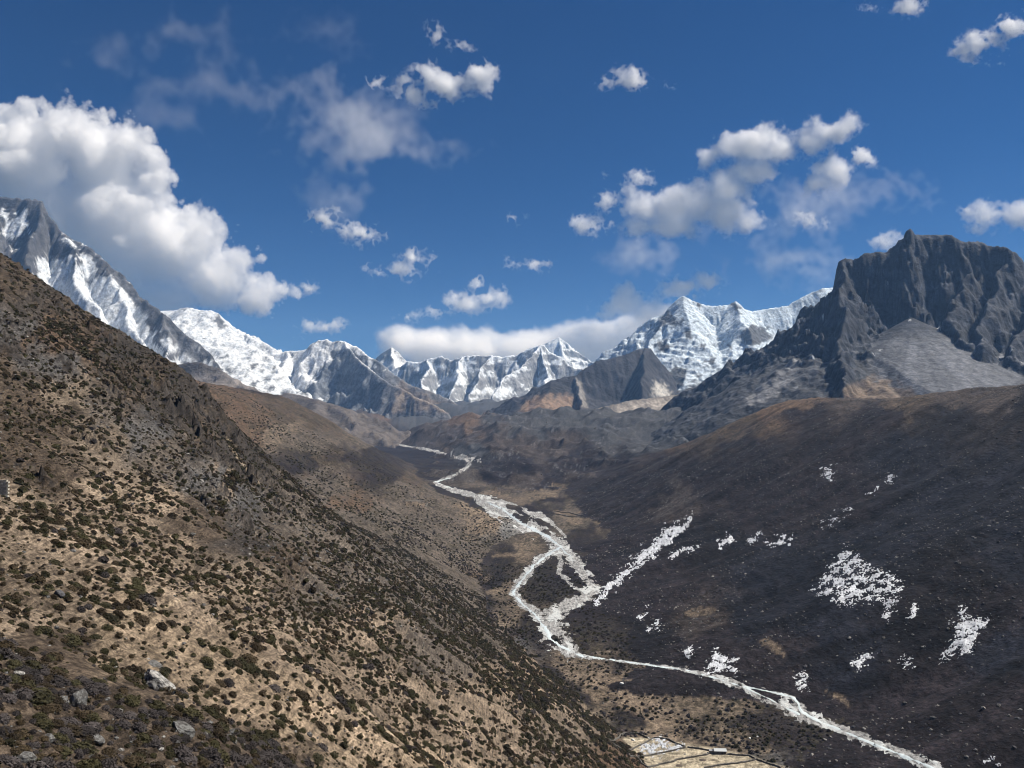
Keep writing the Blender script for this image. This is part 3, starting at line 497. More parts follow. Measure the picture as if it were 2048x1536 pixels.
def cloud_mat(name, dens, aniso=.0):
    m = bpy.data.materials.new(name); m.use_nodes = True; t = m.node_tree; t.nodes.clear()
    o = t.nodes.new('ShaderNodeOutputMaterial'); v = t.nodes.new('ShaderNodeVolumePrincipled'); t.links.new(v.outputs[0], o.inputs['Volume'])
    v.inputs['Color'].default_value = (1, 1, 1, 1); v.inputs['Density'].default_value = dens; v.inputs['Anisotropy'].default_value = aniso; return m
def cloud(label, ells, Y, dens, amp=16., feat=60., pitch=3., edge=10., octv=5, gain=.55, billow=.35, stretch=(1, 1, 1), thick=.8, seed=0, zthick=None, erode=0):
    rng = np.random.default_rng(seed + 500); E_ = np.array(ells, float); pad = amp * 1.6 + 6
    x0, x1 = (E_[:, 0] - E_[:, 2]).min() - pad, (E_[:, 0] + E_[:, 2]).max() + pad; y0, y1 = (E_[:, 1] - E_[:, 3]).min() - pad, (E_[:, 1] + E_[:, 3]).max() + pad
    x0 = max(x0, -120); x1 = min(x1, 2168); y0 = max(y0, -60)
    dz = (zthick or (np.minimum(E_[:, 2], E_[:, 3]).max() * thick)) + pad * .6
    nx, nz, ny = int((x1 - x0) / pitch), int((y1 - y0) / pitch), max(10, int(2 * dz / pitch))
    PX, PY = np.meshgrid(np.linspace(x0, x1, nx), np.linspace(y1, y0, nz), indexing='ij'); f = np.full(PX.shape, -1e3)
    for (cx, cy, rx, ry) in ells:
        q = (1 - np.sqrt(((PX - cx) / rx) ** 2 + ((PY - cy) / ry) ** 2)) * min(rx, ry); f = smax(f, q, 6.)
    dep = np.abs(np.linspace(-dz, dz, ny))
    n = fbm3((nx, nz, ny), ((x1 - x0) / feat / stretch[0], (y1 - y0) / feat / stretch[1], 2 * dz / feat / stretch[2]), octv, gain, rng, billow)
    den = f.astype(np.float32)[:, :, None] - (dep / thick).astype(np.float32)[None, None, :]
    if erode:                                                                          # ragged: the noise eats into the soft body from its rim
        den += amp * n; np.clip(den / edge, 0, 1, out=den); n = np.abs(fbm3((nx, nz, ny), ((x1 - x0) / feat * 1.7, (y1 - y0) / feat * 1.7, 2 * dz / feat * 1.7), max(2, octv - 1), gain, rng, 0.)); n *= .55 * erode; np.clip(n, 0, .93, out=n)
        den -= n; den /= (1 - n); np.clip(den, 0, 1, out=den)
    else:
        den += amp * n; np.clip(den / edge, 0, 1, out=den); den = den * den * (3 - 2 * den)
    # nothing may touch the walls of the grid
    for ax, k in ((0, nx), (1, nz), (2, ny)):
        e = np.clip(np.minimum(np.arange(k), np.arange(k)[::-1]) / 4., 0, 1).astype(np.float32); den *= e.reshape([-1 if a == ax else 1 for a in range(3)])
    s = Y / F; lo = at(x0, y1, Y); hi = at(x1, y0, Y); lo[1] = Y - dz * s; hi[1] = Y + dz * s
    me = bpy.data.meshes.new('cloud'); me.vertices.add(nx * ny * nz); a = me.attributes.new('d', 'FLOAT', 'POINT'); a.data.foreach_set('value', np.ascontiguousarray(den.transpose(0, 2, 1)).ravel())
    o = bpy.data.objects.new('cloud', me); COL.objects.link(o); mat = cloud_mat('cloud', dens); me.materials.append(mat)
    g = bpy.data.node_groups.new('cloud', 'GeometryNodeTree'); g.interface.new_socket('Geometry', in_out='INPUT', socket_type='NodeSocketGeometry'); g.interface.new_socket('Geometry', in_out='OUTPUT', socket_type='NodeSocketGeometry')
    N, L = g.nodes, g.links; gi = N.new('NodeGroupInput'); go = N.new('NodeGroupOutput'); vc = N.new('GeometryNodeVolumeCube')
    vc.inputs['Min'].default_value = lo; vc.inputs['Max'].default_value = hi
    for k, v in zip('XYZ', (nx, ny, nz)): vc.inputs['Resolution ' + k].default_value = v
    step = (hi - lo) / np.array([nx - 1, ny - 1, nz - 1]); p = N.new('GeometryNodeInputPosition').outputs[0]
    for op, val in (('SUBTRACT', lo), ('DIVIDE', step), ('ADD', (.5, .5, .5)), ('FLOOR', None)):
        q = N.new('ShaderNodeVectorMath'); q.operation = op; L.new(p, q.inputs[0])
        if val is not None: q.inputs[1].default_value = tuple(val)
        p = q.outputs[0]
    dt = N.new('ShaderNodeVectorMath'); dt.operation = 'DOT_PRODUCT'; L.new(p, dt.inputs[0]); dt.inputs[1].default_value = (ny * nz, nz, 1)
    si = N.new('GeometryNodeSampleIndex'); si.data_type = 'FLOAT'; si.clamp = True; na = N.new('GeometryNodeInputNamedAttribute'); na.data_type = 'FLOAT'; na.inputs['Name'].default_value = 'd'
    L.new(gi.outputs[0], si.inputs['Geometry']); L.new(na.outputs[0], si.inputs['Value']); L.new(dt.outputs['Value'], si.inputs['Index']); L.new(si.outputs[0], vc.inputs['Density'])
    sm = N.new('GeometryNodeSetMaterial'); sm.inputs['Material'].default_value = mat; L.new(vc.outputs[0], sm.inputs[0]); L.new(sm.outputs[0], go.inputs[0])
    md = o.modifiers.new('density', 'NODES'); md.node_group = g
    return tag(o, label, None, 'clouds in the deep blue sky', 'stuff')
cloud('huge white cumulus rolling over the rock peak at the left', [(20,330,130,130),(110,275,90,85),(190,330,100,110),(60,440,170,120),(200,450,170,130),(290,370,60,65),(330,500,140,105),(430,560,110,75),(510,600,75,45),(590,590,40,22),(140,560,220,110),(330,600,180,50)], 21500, .0038, 13, 46, 2.6, 5, 5, .66, .75, thick=.5, seed=1)
cloud('thin grey veil of cloud high at the upper left', [(430,165,190,120),(380,240,160,90),(500,130,140,90),(150,120,150,90),(660,60,140,90),(300,60,200,90)], 21000, .0005, 30, 120, 5.5, 130, 5, .66, .0, thick=.35, seed=2, erode=.75)
cloud('grey drifting veil below the bright cloud in the upper middle', [(650,240,170,110),(740,280,180,110),(810,300,150,90),(700,180,150,60),(720,390,150,64),(880,290,120,60)], 21000, .0009, 28, 100, 4.5, 120, 5, .66, .0, thick=.35, seed=33, erode=.8)
S_ = dict(edge=20, octv=4, gain=.62, billow=.0, thick=.6, erode=1.25)
cloud('bright ragged cloud in the upper middle of the sky', [(960,150,42,44),(930,168,54,36),(890,172,64,44),(860,150,46,38),(835,188,54,26),(870,203,48,24),(800,162,44,20),(745,166,50,17),(870,75,20,34),(910,95,38,20)], 20500, .006, 7, 26, 1.6, seed=4, **S_)
cloud('pair of small bright clouds above the snow dome', [(645,437,46,28),(720,468,64,30),(690,455,30,16)], 20500, .0065, 6, 20, 1.6, seed=5, **S_)
cloud('small torn cloud above the central pyramid', [(800,537,72,26),(822,512,44,27),(760,545,34,19)], 20500, .006, 6, 20, 1.6, seed=6, **S_)
cloud('thin flat wisp above the snow wall', [(1060,530,74,19),(1095,528,40,16),(1020,525,26,18)], 20500, .0055, 6, 18, 1.6, seed=7, **S_)
cloud('small lone cloud high in the middle sky', [(1262,155,50,32),(1232,162,42,22),(1290,165,32,20),(1325,170,24,14)], 20500, .006, 6, 20, 1.6, seed=8, **S_)
cloud('large bright cloud bank high above the glacier mountain', [(1425,312,42,26),(1460,297,54,36),(1510,292,64,44),(1560,300,64,46),(1610,284,62,36),(1660,263,56,34),(1697,252,30,26),(1500,345,70,42),(1460,378,66,46),(1660,345,44,34),(1640,368,50,34),(1290,420,68,46),(1340,415,80,52),(1400,405,76,52),(1450,420,76,56),(1490,440,56,44),(1340,452,90,38),(1272,452,48,38)], 21000, .005, 10, 30, 2.1, edge=15, octv=5, gain=.66, billow=.2, thick=.5, seed=9, erode=.6)
cloud('soft pale veil under the large cloud bank', [(1640,390,190,84),(1720,390,130,70),(1580,420,160,70),(1550,520,180,62),(1300,510,130,64),(1640,530,110,54),(1480,470,220,70)], 21500, .0016, 22, 90, 4.5, 110, 5, .64, .0, thick=.35, seed=10, erode=.75)
cloud('small scraps of cloud left of the large bank', [(1172,452,54,30),(1208,405,28,28),(1275,358,42,28),(1205,350,18,18),(1020,434,42,15),(1618,443,46,28),(1725,315,34,28)], 20500, .0055, 6, 18, 1.8, seed=11, **S_)
cloud('white cumulus resting beside the glacier mountain', [(1250,610,78,42),(1220,628,68,26),(1290,630,88,40),(1255,585,44,28),(1370,575,74,31),(1415,565,46,31),(1330,585,52,24)], 20500, .0055, 7, 26, 1.9, seed=12, edge=20, octv=4, gain=.62, billow=.2, thick=.7, erode=1.0)
cloud('long low white cloud bank behind the snow wall', [(1250,695,140,60),(1150,700,140,58),(1050,708,130,54),(930,704,150,50),(850,700,110,54),(800,690,70,54),(1300,665,100,56),(1200,665,80,34),(1340,640,70,44)], 21000, .005, 9, 40, 2.5, 14, 4, .6, .2, thick=.7, seed=13, erode=.7)
cloud('slanting bright cloud above the snow wall', [(930,607,70,34),(975,595,58,36),(880,628,56,24),(815,633,42,22),(955,570,30,26)], 20500, .0058, 6, 22, 1.6, seed=14, **S_)
cloud('torn bright cloud in the upper right corner', [(1990,80,68,34),(2030,60,56,34),(1955,95,52,30),(1950,70,34,24),(1935,110,30,28)], 20500, .0058, 8, 20, 1.7, seed=15, edge=20, octv=4, gain=.64, billow=0, thick=.6, erode=1.4)
cloud('tiny cloud scraps cut by the top edge at the right', [(1815,15,40,32),(1735,18,30,16)], 20500, .0055, 6, 16, 1.6, seed=16, **S_)
cloud('pale cloud beside the summit of the dark mountain', [(1970,430,56,38),(2035,430,50,42),(1950,455,36,22),(1775,485,50,30),(2090,420,56,44)], 20500, .004, 8, 26, 2.1, seed=17, **S_)
cloud('small flat cloud just above the snow dome ridge', [(645,656,62,22),(625,650,36,20),(610,580,32,22)], 20500, .005, 6, 20, 1.6, seed=18, **S_)
#==GROUNDCOVER
# ------------------------------------------------------------------ sheets that lie on the ground: river bed, water, snow, small fields
def rows(r0, r1, n, u):
    r = np.geomspace(r0, r1, 900); a = math.atan(u); x, y = r * math.sin(a), r * math.cos(a); _, py = pix(x, y, zmesh(x, y)); w = np.r_[0, np.cumsum(np.abs(np.diff(py)) + .02)]
    return np.interp(np.linspace(0, w[-1], n), w, r)
def sheet(name, label, box, keep, colour, mat, lift, step=1.0, kind='stuff', group=None, y0=40, dense=1.5):
    """a thin skin following the ground inside a box given on the photograph, kept where keep() > 0"""
    x0, y0_, x1, y1_ = box; us = [ray(x, .5 * (y0_ + y1_))[0] for x in (x0, x1)]
    hs_ = [hitm(x, y, y0) for x in np.linspace(x0, x1, 7) for y in np.linspace(y0_, y1_, 5)]; rs = [np.hypot(h[0], h[1]) for h in hs_ if h is not None]
    r0, r1 = min(rs) * .985, min(max(rs) * 1.015, min(rs) * 6); na = int((x1 - x0) / step) + 8; nr = int(max((y1_ - y0_), 12) / step * dense) + 8
    A, R = np.meshgrid(np.linspace(math.atan(us[0]) - .002, math.atan(us[1]) + .002, na), rows(r0, r1, nr, .5 * (us[0] + us[1])), indexing='ij')
    X, Y = R * np.sin(A), R * np.cos(A); Z = zmesh(X, Y); px, py = pix(X, Y, Z)
    k = keep(px, py, X, Y); Z = Z + lift * (.35 + .65 * np.clip(k / 3., 0, 1)); f = grid_faces(na, nr); f = f[(k.ravel()[f] > 0).sum(1) >= 3]
    if len(f) == 0: print('EMPTY', label); return None
    u, inv = np.unique(f, return_inverse=True); C = colour(px, py, X, Y).reshape(-1, 3)[u]
    return tag(mesh_np(name, np.stack([X, Y, Z], -1).reshape(-1, 3)[u], inv.reshape(f.shape), mat, C), label, None, group, kind)
M_sheet = ground_mat('gravel', (.25, 1.4), (.18, .35), (.5, .6), rough=.9)
M_snow = ground_mat('old_snow', (.08, .5), (.05, .08), (.3, .4), rough=.6, spec=.3)
M_water, _t, _b = nodes('river_water'); _b.inputs['Base Color'].default_value = (.5, .56, .57, 1); _b.inputs['Roughness'].default_value = .18; _b.inputs['Specular IOR Level'].default_value = .5
_n = _t.nodes.new('ShaderNodeTexNoise'); _n.inputs['Scale'].default_value = .5; _bp = _t.nodes.new('ShaderNodeBump'); _bp.inputs['Strength'].default_value = .5; _bp.inputs['Distance'].default_value = .6
_t.links.new(_n.outputs[0], _bp.inputs['Height']); _t.links.new(_bp.outputs[0], _b.inputs['Normal'])
BED = [[(745,868,5),(755,876,9),(775,884,4),(800,890,4),(850,898,7),(880,905,9),(925,917,10),(942,925,12),(928,939,9),(900,955,8),(868,965,10),(900,978,11),(940,990,16),(975,1000,26),(1005,1015,30),(1030,1035,32),(1060,1055,34),(1095,1070,30),(1115,1085,34),(1125,1100,38)],
    [(1125,1098,24),(1085,1112,20),(1062,1138,26),(1040,1165,24),(1027,1185,22),(1045,1205,24),(1070,1225,26),(1088,1250,36)], [(1130,1100,26),(1150,1130,36),(1168,1155,40),(1185,1180,40),(1165,1198,32),(1130,1212,34),(1105,1235,48)],
    [(1095,1245,50),(1108,1265,62),(1122,1285,62),(1140,1302,38),(1162,1313,14),(1200,1318,6),(1260,1325,6),(1320,1332,8),(1380,1342,10),(1430,1355,16),(1480,1372,26),(1530,1392,34),(1570,1412,34),(1600,1428,34),(1640,1442,32),(1700,1467,30),(1760,1490,28),(1820,1515,30),(1890,1545,32)],
    [(955,1003,10),(985,1025,22),(1010,1042,14),(1040,1060,8),(1075,1078,12)], [(1118,1108,16),(1122,1130,16),(1118,1146,12),(1140,1164,14),(1165,1180,20)], [(1545,1384,8),(1585,1396,14),(1605,1418,22)], [(1050,1025,10),(1080,1030,16),(1110,1052,10),(1130,1072,8)], [(905,905,14),(960,922,10)], [(1000,1003,14),(1050,1022,12)]]
ISLES = [[(1028,1030,5),(1050,1040,7)],[(1052,1068,5),(1078,1074,7)],[(1086,1063,8),(1096,1065,6)],[(1108,1281,10),(1114,1282,10)],[(1140,1140,6),(1155,1165,14)],[(1000,1036,5),(1020,1046,6)],[(1015,1012,4),(1040,1018,5)],[(1490,1366,3),(1530,1386,9),(1555,1396,8)]]
def bedk(px, py, X, Y):
    n = .75 * fbm(px / 22, py / 11, 5, .66, seed=601) + .25 * noise(px / 3.5, py / 2, 602); d = np.full(px.shape, 1e9)
    for l in BED: d = np.minimum(d, seg_dist(px, py, [(a, b, w * .64) for a, b, w in l]))
    k = 1 + .1 - d + n
    for l in ISLES: k = np.minimum(k, seg_dist(px, py, [(a, b, 2 * w) for a, b, w in l]) - 1 + n * .8)
    return k * 3
def bedc(px, py, X, Y):
    c = np.array([.2, .199, .195]) * (1 + .7 * fbm(X / 4, Y / 9, 5, .7, seed=605))[..., None]; return mixc(c, np.array([.4, .42, .42]), .75 * sstep(.2, .38, fbm(X / 14, Y / 60, 4, .55, seed=607)))
sheet('river_bed', 'broad pale gravel bed of the lower river below its islands', (1040,1236,1900,1546), lambda px, py, X, Y: np.where(py > 1240, bedk(px, py, X, Y), -9), bedc, M_sheet, .5, .9, 'structure', y0=500, dense=1.6)
sheet('river_bed', 'braided gravel bed splitting round dark islands in mid valley', (855,955,1225,1246), lambda px, py, X, Y: np.where(py > 1240, -9, bedk(px, py, X, Y)), bedc, M_sheet, .5, .9, 'structure', y0=900, dense=2.4)
sheet('river_bed', 'far upstream reach of the pale gravel river bed', (735,862,970,968), bedk, bedc, M_sheet, 1.0, .8, 'structure', y0=1500, dense=4)
WAT = [[(755,876,5),(850,898,4),(925,917,5),(940,926,5),(900,955,4),(870,965,5),(940,990,5),(1005,1018,7),(1040,1045,8),(1095,1073,8),(1120,1092,9)],[(1120,1094,8),(1090,1113,8),(1062,1138,8),(1040,1165,8),(1024,1186,8),(1045,1208,8),(1070,1230,8),(1092,1256,9),(1100,1278,9),(1118,1292,8),(1160,1312,6),(1260,1325,4),(1380,1342,5),(1480,1372,6)],[(1120,1094,7),(1140,1112,4)],[(1480,1372,5),(1540,1384,5),(1590,1396,8),(1606,1425,9),(1640,1444,7),(1700,1470,9),(1760,1494,9),(1820,1518,10),(1890,1548,10)],[(1480,1372,4),(1540,1400,4),(1600,1430,6)]]
def watk(px, py, X, Y):
    d = np.full(px.shape, 1e9); wx = px + 2.5 * noise(X / 25, Y / 60, 611)
    for l in WAT: d = np.minimum(d, seg_dist(wx, py, l))
    return 3 * (.62 - d + .55 * noise(X / 8, Y / 20, 612) + .3 * noise(X / 3, Y / 7, 613))
_one = lambda px, py, X, Y: np.ones(px.shape + (3,))
sheet('river', 'pale glinting water threads in the lower gravel bed', (1060,1236,1900,1546), lambda px, py, X, Y: np.where(py > 1240, watk(px, py, X, Y), -9), _one, M_water, .9, .9, 'structure', y0=500, dense=1.6)
sheet('river', 'pale glinting water channels between the dark islands', (855,955,1225,1246), lambda px, py, X, Y: np.where(py > 1240, -9, watk(px, py, X, Y)), _one, M_water, .9, .9, 'structure', y0=900, dense=2.4)
def snow(label, box, polys, amt=0., streak=(20, 10), y0=500, tone=.92):
    def keep(px, py, X, Y):
        k = np.full(px.shape, -1e3)
        for p in polys: k = np.maximum(k, poly_sd(px, py, p))
        a = .32; n = fbm((px * math.cos(a) - py * math.sin(a)) / streak[0], (px * math.sin(a) + py * math.cos(a)) / streak[1], 5, .66, seed=620)
        return np.minimum(k, 10) * .42 + 5. * n + amt - .7 + 3.6 * noise(px / 3.6, py / 2.6, 622) + 1.6 * noise(px / 1.8, py / 1.5, 623)
    return sheet('snow_patch', label, box, keep, lambda px, py, X, Y: tone * np.ones(px.shape + (3,)) * SNOW * (1 + .35 * fbm(px / 5, py / 4, 3, .6, seed=625) - .12)[..., None].clip(.4, 1.15), M_snow, .8, .7, 'stuff', 'snow patches on the shaded hillside', y0)
snow('long streak of snow slanting down to the river bed', (1180,1020,1400,1225), [[(1190,1208),(1195,1180),(1240,1142),(1290,1095),(1340,1052),(1385,1030),(1388,1046),(1350,1078),(1310,1112),(1270,1142),(1230,1176),(1205,1202)]], -.6)
snow('broken snow scraps in a band above the long streak', (1300,1045,1600,1130), [[(1330,1112),(1370,1090),(1400,1098),(1345,1120)],[(1424,1092),(1440,1072),(1468,1060),(1472,1080),(1442,1100)],[(1485,1088),(1520,1058),(1528,1068),(1500,1092)],[(1530,1085),(1560,1068),(1588,1072),(1580,1095),(1545,1098)]], -1.6)
snow('small arrowhead of snow high on the dark hillside', (1630,925,1675,968), [[(1638,955),(1658,934),(1668,931),(1661,962),(1655,952)]], -.5)
snow('thin snow strip lying in a gully of the dark hillside', (1630,940,1800,1060), [[(1638,1054),(1688,1018),(1702,1016),(1668,1048)],[(1738,986),(1784,950),(1792,956),(1752,986)]], -1.)
snow('wide scatter of snow flecks on the dark hillside', (1600,1080,1830,1260), [[(1655,1125),(1690,1088),(1722,1110),(1760,1132),(1812,1158),(1802,1210),(1775,1252),(1745,1205),(1690,1218),(1640,1195),(1612,1182),(1640,1152)]], -3.2)
snow('large ragged snow patch low on the right of the dark hillside', (1865,1200,1995,1340), [[(1905,1245),(1923,1208),(1935,1235),(1990,1238),(1962,1262),(1938,1312),(1912,1305),(1878,1335),(1890,1300),(1912,1275)]], -1.)
snow('small oblong snow patch above the river bend', (1690,1295,1755,1340), [[(1700,1335),(1720,1312),(1748,1304),(1740,1325),(1718,1336)]], -.5)
snow('little upright snow patch right by the gravel bed', (1580,1335,1630,1385), [[(1588,1376),(1596,1346),(1608,1344),(1616,1378)]], -.6)
snow('snow flecks on the broken bank above the thin stream', (1340,1275,1490,1360), [[(1355,1312),(1375,1292),(1398,1296),(1390,1314)],[(1408,1350),(1418,1315),(1432,1296),(1450,1308),(1478,1316),(1470,1345),(1430,1345)]], -1.4)
snow('few snow scraps on the brow left of the tan patches', (1270,1205,1340,1265), [[(1280,1236),(1290,1222),(1298,1228)],[(1300,1256),(1312,1236),(1322,1240),(1314,1256)]], -.5)
snow('two scraps of snow between the large and oblong patches', (1790,1215,1840,1345), [[(1805,1318),(1815,1308),(1826,1336),(1812,1334)],[(1812,1240),(1830,1205),(1836,1215),(1820,1244)]], -.5)
snow('thin snow line at the lower right edge of the photo', (1950,1505,2010,1532), [[(1960,1512),(1985,1520),(2005,1530),(1975,1526)]], -.5)
snow('whitish strips of thin snow inside the walled pens', (1270,1475,1370,1512), [[(1288,1490),(1320,1480),(1332,1486),(1305,1496)],[(1322,1482),(1364,1496),(1345,1500),(1318,1490)],[(1276,1500),(1290,1494),(1320,1506),(1306,1509)]], 1.2, tone=.75)
# ------------------------------------------------------------------ shrubs
def shrub_mesh(name, seed, mat, n=300, twig=False):
    r = np.random.default_rng(seed); co = []; fa = []
    lob = [(0, 0, 1.)] + [(*(r.uniform(-.42, .42, 2)), r.uniform(.45, .7)) for _ in range(4)]
    def dome(x, y): return max(math.sqrt(max(0, q * q * .3 - ((x - a) ** 2 + (y - b) ** 2) * .95)) if True else 0 for a, b, q in lob)
    k = 12; co.append((0, 0, dome(0, 0) * .85))                                        # dense heart of the bush
    for j, rad in enumerate((.3, .52)):
        for i in range(k):
            t = 2 * math.pi * i / k; w = rad * (1 + .18 * math.sin(3 * t + seed) + .12 * r.standard_normal()); x, y = w * math.cos(t), w * math.sin(t); co.append((x, y, (dome(x, y) * .85 if j == 0 else -.12)))
    for i in range(k):
        fa.append((0, 1 + i, 1 + (i + 1) % k)); a, b, c, d = 1 + i, 1 + (i + 1) % k, 1 + k + (i + 1) % k, 1 + k + i; fa += [(a, d, c), (a, c, b)]
    for _ in range(n):                                                                 # leaf sprays
        t = r.uniform(0, 2 * math.pi); q = math.sqrt(r.random()) * .6; x, y = q * math.cos(t), q * math.sin(t); z = dome(x, y)
        if z <= .03 and r.random() < .6: continue
        c = np.array((x, y, max(z, .02) * r.uniform(.82, 1.1))); nn = np.array((x * 1.2, y * 1.2, .5 + z)) + r.standard_normal(3) * .5; nn /= np.linalg.norm(nn)
        u = np.cross(nn, r.standard_normal(3)); u /= np.linalg.norm(u); v = np.cross(nn, u); s = r.uniform(.05, .1) * (1 if not twig else .9); l = 1.4 if not twig else 2.6
        i0 = len(co); co += [tuple(c - u * s), tuple(c + u * s * .9 + v * s * .2), tuple(c + v * s * l + nn * s * .5)]; fa.append((i0, i0 + 1, i0 + 2))
    me = bpy.data.meshes.new(name); me.from_pydata(co, [], fa); me.materials.append(mat); me.update(); return me
M_jun = flat_mat('juniper_leaf', (.027, .0245, .011), 4., .5, .8); M_rho = flat_mat('rhododendron_leaf', (.033, .024, .013), 4., .5, .75); M_twig = flat_mat('bare_twigs', (.038, .033, .032), 5., .45, .95)
for _m in (M_jun, M_rho, M_twig):                                                    # no two bushes quite the same tone
    _t = _m.node_tree; _N, _L = _t.nodes, _t.links; _b = _N['Principled BSDF']; _src = _b.inputs['Base Color'].links[0].from_socket; _oi = _N.new('ShaderNodeObjectInfo'); _mr = _N.new('ShaderNodeMapRange'); _mr.inputs['To Min'].default_value = .55; _mr.inputs['To Max'].default_value = 1.7
    _L.new(_oi.outputs['Random'], _mr.inputs['Value']); _mx = _N.new('ShaderNodeMix'); _mx.data_type = 'RGBA'; _mx.blend_type = 'MULTIPLY'; _mx.inputs[0].default_value = 1; _L.new(_src, _mx.inputs[6]); _L.new(_mr.outputs[0], _mx.inputs[7]); _L.new(_mx.outputs[2], _b.inputs['Base Color'])
SH = [shrub_mesh('shrub', 11 + i, [M_jun, M_jun, M_rho, M_jun, M_rho, M_twig, M_twig][i], 320, i > 4) for i in range(7)]
def normal_at(x, y, e=2.):
    zx = (zmesh(x + e, y) - zmesh(x - e, y)) / (2 * e); zy = (zmesh(x, y + e) - zmesh(x, y - e)) / (2 * e); return zx, zy
def gid_at(x, y):
    a = np.clip(np.round((np.arctan2(x, y) - AZ0) / DAZ), 0, len(AZ) - 1).astype(int); r = np.clip(np.round(np.interp(np.log(np.hypot(x, y) + 1e-6), LRR, ii)), 0, len(RR) - 1).astype(int); return GID[a, r], GC[a, r], GN[a, r, 2]
rs = np.random.default_rng(5)
def scatter(x0, x1, y0, y1, sp):
    X, Y = np.meshgrid(np.arange(x0, x1, sp), np.arange(y0, y1, sp)); X = X.ravel() + rs.uniform(-.55, .55, X.size) * sp; Y = Y.ravel() + rs.uniform(-.55, .55, Y.size) * sp
    Z = zmesh(X, Y); px, py = pix(X, Y, Z); k = (px > -60) & (px < 2108) & (py < 1640) & (py > 0) & (np.abs(np.arctan2(X, Y)) < .75); return X[k], Y[k], Z[k], px[k], py[k]
X, Y, Z, px, py = scatter(-620, 260, 55, 1250, 2.35); gid, gc, gnz = gid_at(X, Y)
DARK = [(0,1290),(120,1330),(260,1400),(420,1450),(560,1490),(600,1600),(-80,1600),(-80,1280)]
indark = poly_sd(px, py, DARK) + 25 * fbm(px / 40, py / 40, 3, seed=640)
p = np.clip(.68 + .95 * fbm(X / 34, Y / 34, 3, .6, seed=641) + .35 * fbm(X / 110, Y / 110, 2, seed=642), .06, .95)
gray = sstep(.05, .0, np.abs(gc[:, 0] - gc[:, 2])); p *= 1 - .15 * gray
p = np.where(indark > 0, .97, p); p *= np.where(gnz < .6, .45, 1); p *= sstep(-40, 60, py - 560 - .45 * px) * .6 + .4
k = (rs.random(X.size) < p) & (gid == 1); X, Y, Z, px, py, indark, gray = [a[k] for a in (X, Y, Z, px, py, indark, gray)]
size = np.clip(np.exp(rs.normal(.22, .45, X.size)), .45, 3.2) * (1 - .35 * gray); var = np.where((indark > 0) & (rs.random(X.size) < .62), rs.integers(5, 7, X.size), rs.integers(0, 5, X.size)); var = np.where((rs.random(X.size) < .06), 5, var)
size = size * (1 + .75 * sstep(250, 650, Y)); SHX = [np.c_[X, Y, Z, size, var]]
X, Y, Z, px, py = scatter(-150, 90, 50, 240, 1.5); k = (poly_sd(px, py, DARK) + 30 * fbm(px / 40, py / 40, 3, seed=643) > 0) & (rs.random(X.size) < .62 + .5 * fbm(X / 8, Y / 8, 3, seed=644)); X, Y, Z = X[k], Y[k], Z[k]
SHX.append(np.c_[X, Y, Z, np.clip(np.exp(rs.normal(.3, .35, X.size)), .6, 2.6), rs.choice([0, 1, 2, 4, 5, 5, 6, 6, 6], X.size)])
X, Y, Z, px, py = scatter(-200, 620, 620, 1500, 4.6); gid, gc, gnz = gid_at(X, Y)
p = np.clip(.5 + 1.0 * fbm(X / 60, Y / 60, 3, .6, seed=651), .04, .9); k = (rs.random(X.size) < p) & ((gid == 0) | (gid == 2)) & (bedk(px, py, X, Y) < -1.5) & (poly_sd(px, py, FIELD) < -1)
X, Y, Z = X[k], Y[k], Z[k]; SHX.append(np.c_[X, Y, Z, np.clip(np.exp(rs.normal(.75, .4, X.size)), 1., 4.5), rs.choice([0, 1, 3, 5, 6, 6], X.size)])
X, Y, Z, px, py = scatter(-1100, 0, 1000, 2800, 8.5); gid, gc, gnz = gid_at(X, Y); k = (gid == 2) & (rs.random(X.size) < np.clip(.38 + .9 * fbm(X / 130, Y / 130, 3, .6, seed=655), .03, .8) * sstep(2500, 1500, Y)); X, Y, Z = X[k], Y[k], Z[k]
SHX.append(np.c_[X, Y, Z, rs.uniform(1.8, 4.6, X.size), rs.choice([0, 1, 3, 5], X.size)])
X, Y, Z, px, py = scatter(-190, 130, 55, 330, 1.25); gid, gc, gnz = gid_at(X, Y); k = (gid == 1) & (rs.random(X.size) < np.clip(.22 + .5 * fbm(X / 16, Y / 16, 3, .6, seed=657), .03, .6)); X, Y, Z = X[k], Y[k], Z[k]
SHX.append(np.c_[X, Y, Z, rs.uniform(.22, .75, X.size), rs.choice([0, 1, 2, 3, 4, 5], X.size)])
S = np.concatenate(SHX)
zx, zy = normal_at(S[:, 0], S[:, 1]); tl = .8
ROT = np.stack([np.arctan(zy * tl), -np.arctan(zx * tl), rs.uniform(0, 6.28, len(S))], 1); S[:, 2] -= .04 * S[:, 3]
spx, spy = pix(S[:, 0], S[:, 1], S[:, 2]); big = S[:, 3] / S[:, 1] * ((spx > 4) & (spx < 2044) & (spy < 1530)); order = np.argsort(-big); near = order[:300]; rest = order[300:]
from mathutils import Euler, Matrix
first = {}
def place(me, P, rot, scl, name, lab, cat, grp):
    o = bpy.data.objects.new(name, me); COL.objects.link(o); o.location = P; o.scale = scl
    o.rotation_mode = 'QUATERNION'; o.rotation_quaternion = Euler((rot[0], rot[1], 0)).to_quaternion() @ Euler((0, 0, rot[2])).to_quaternion(); tag(o, lab, cat, grp); return o
SLAB = {0: 'low dark olive juniper bush on the near tan slope', 5: 'leafless grey-brown scrub bush in the dark near corner', 2: 'brownish green rhododendron bush on the near tan slope'}
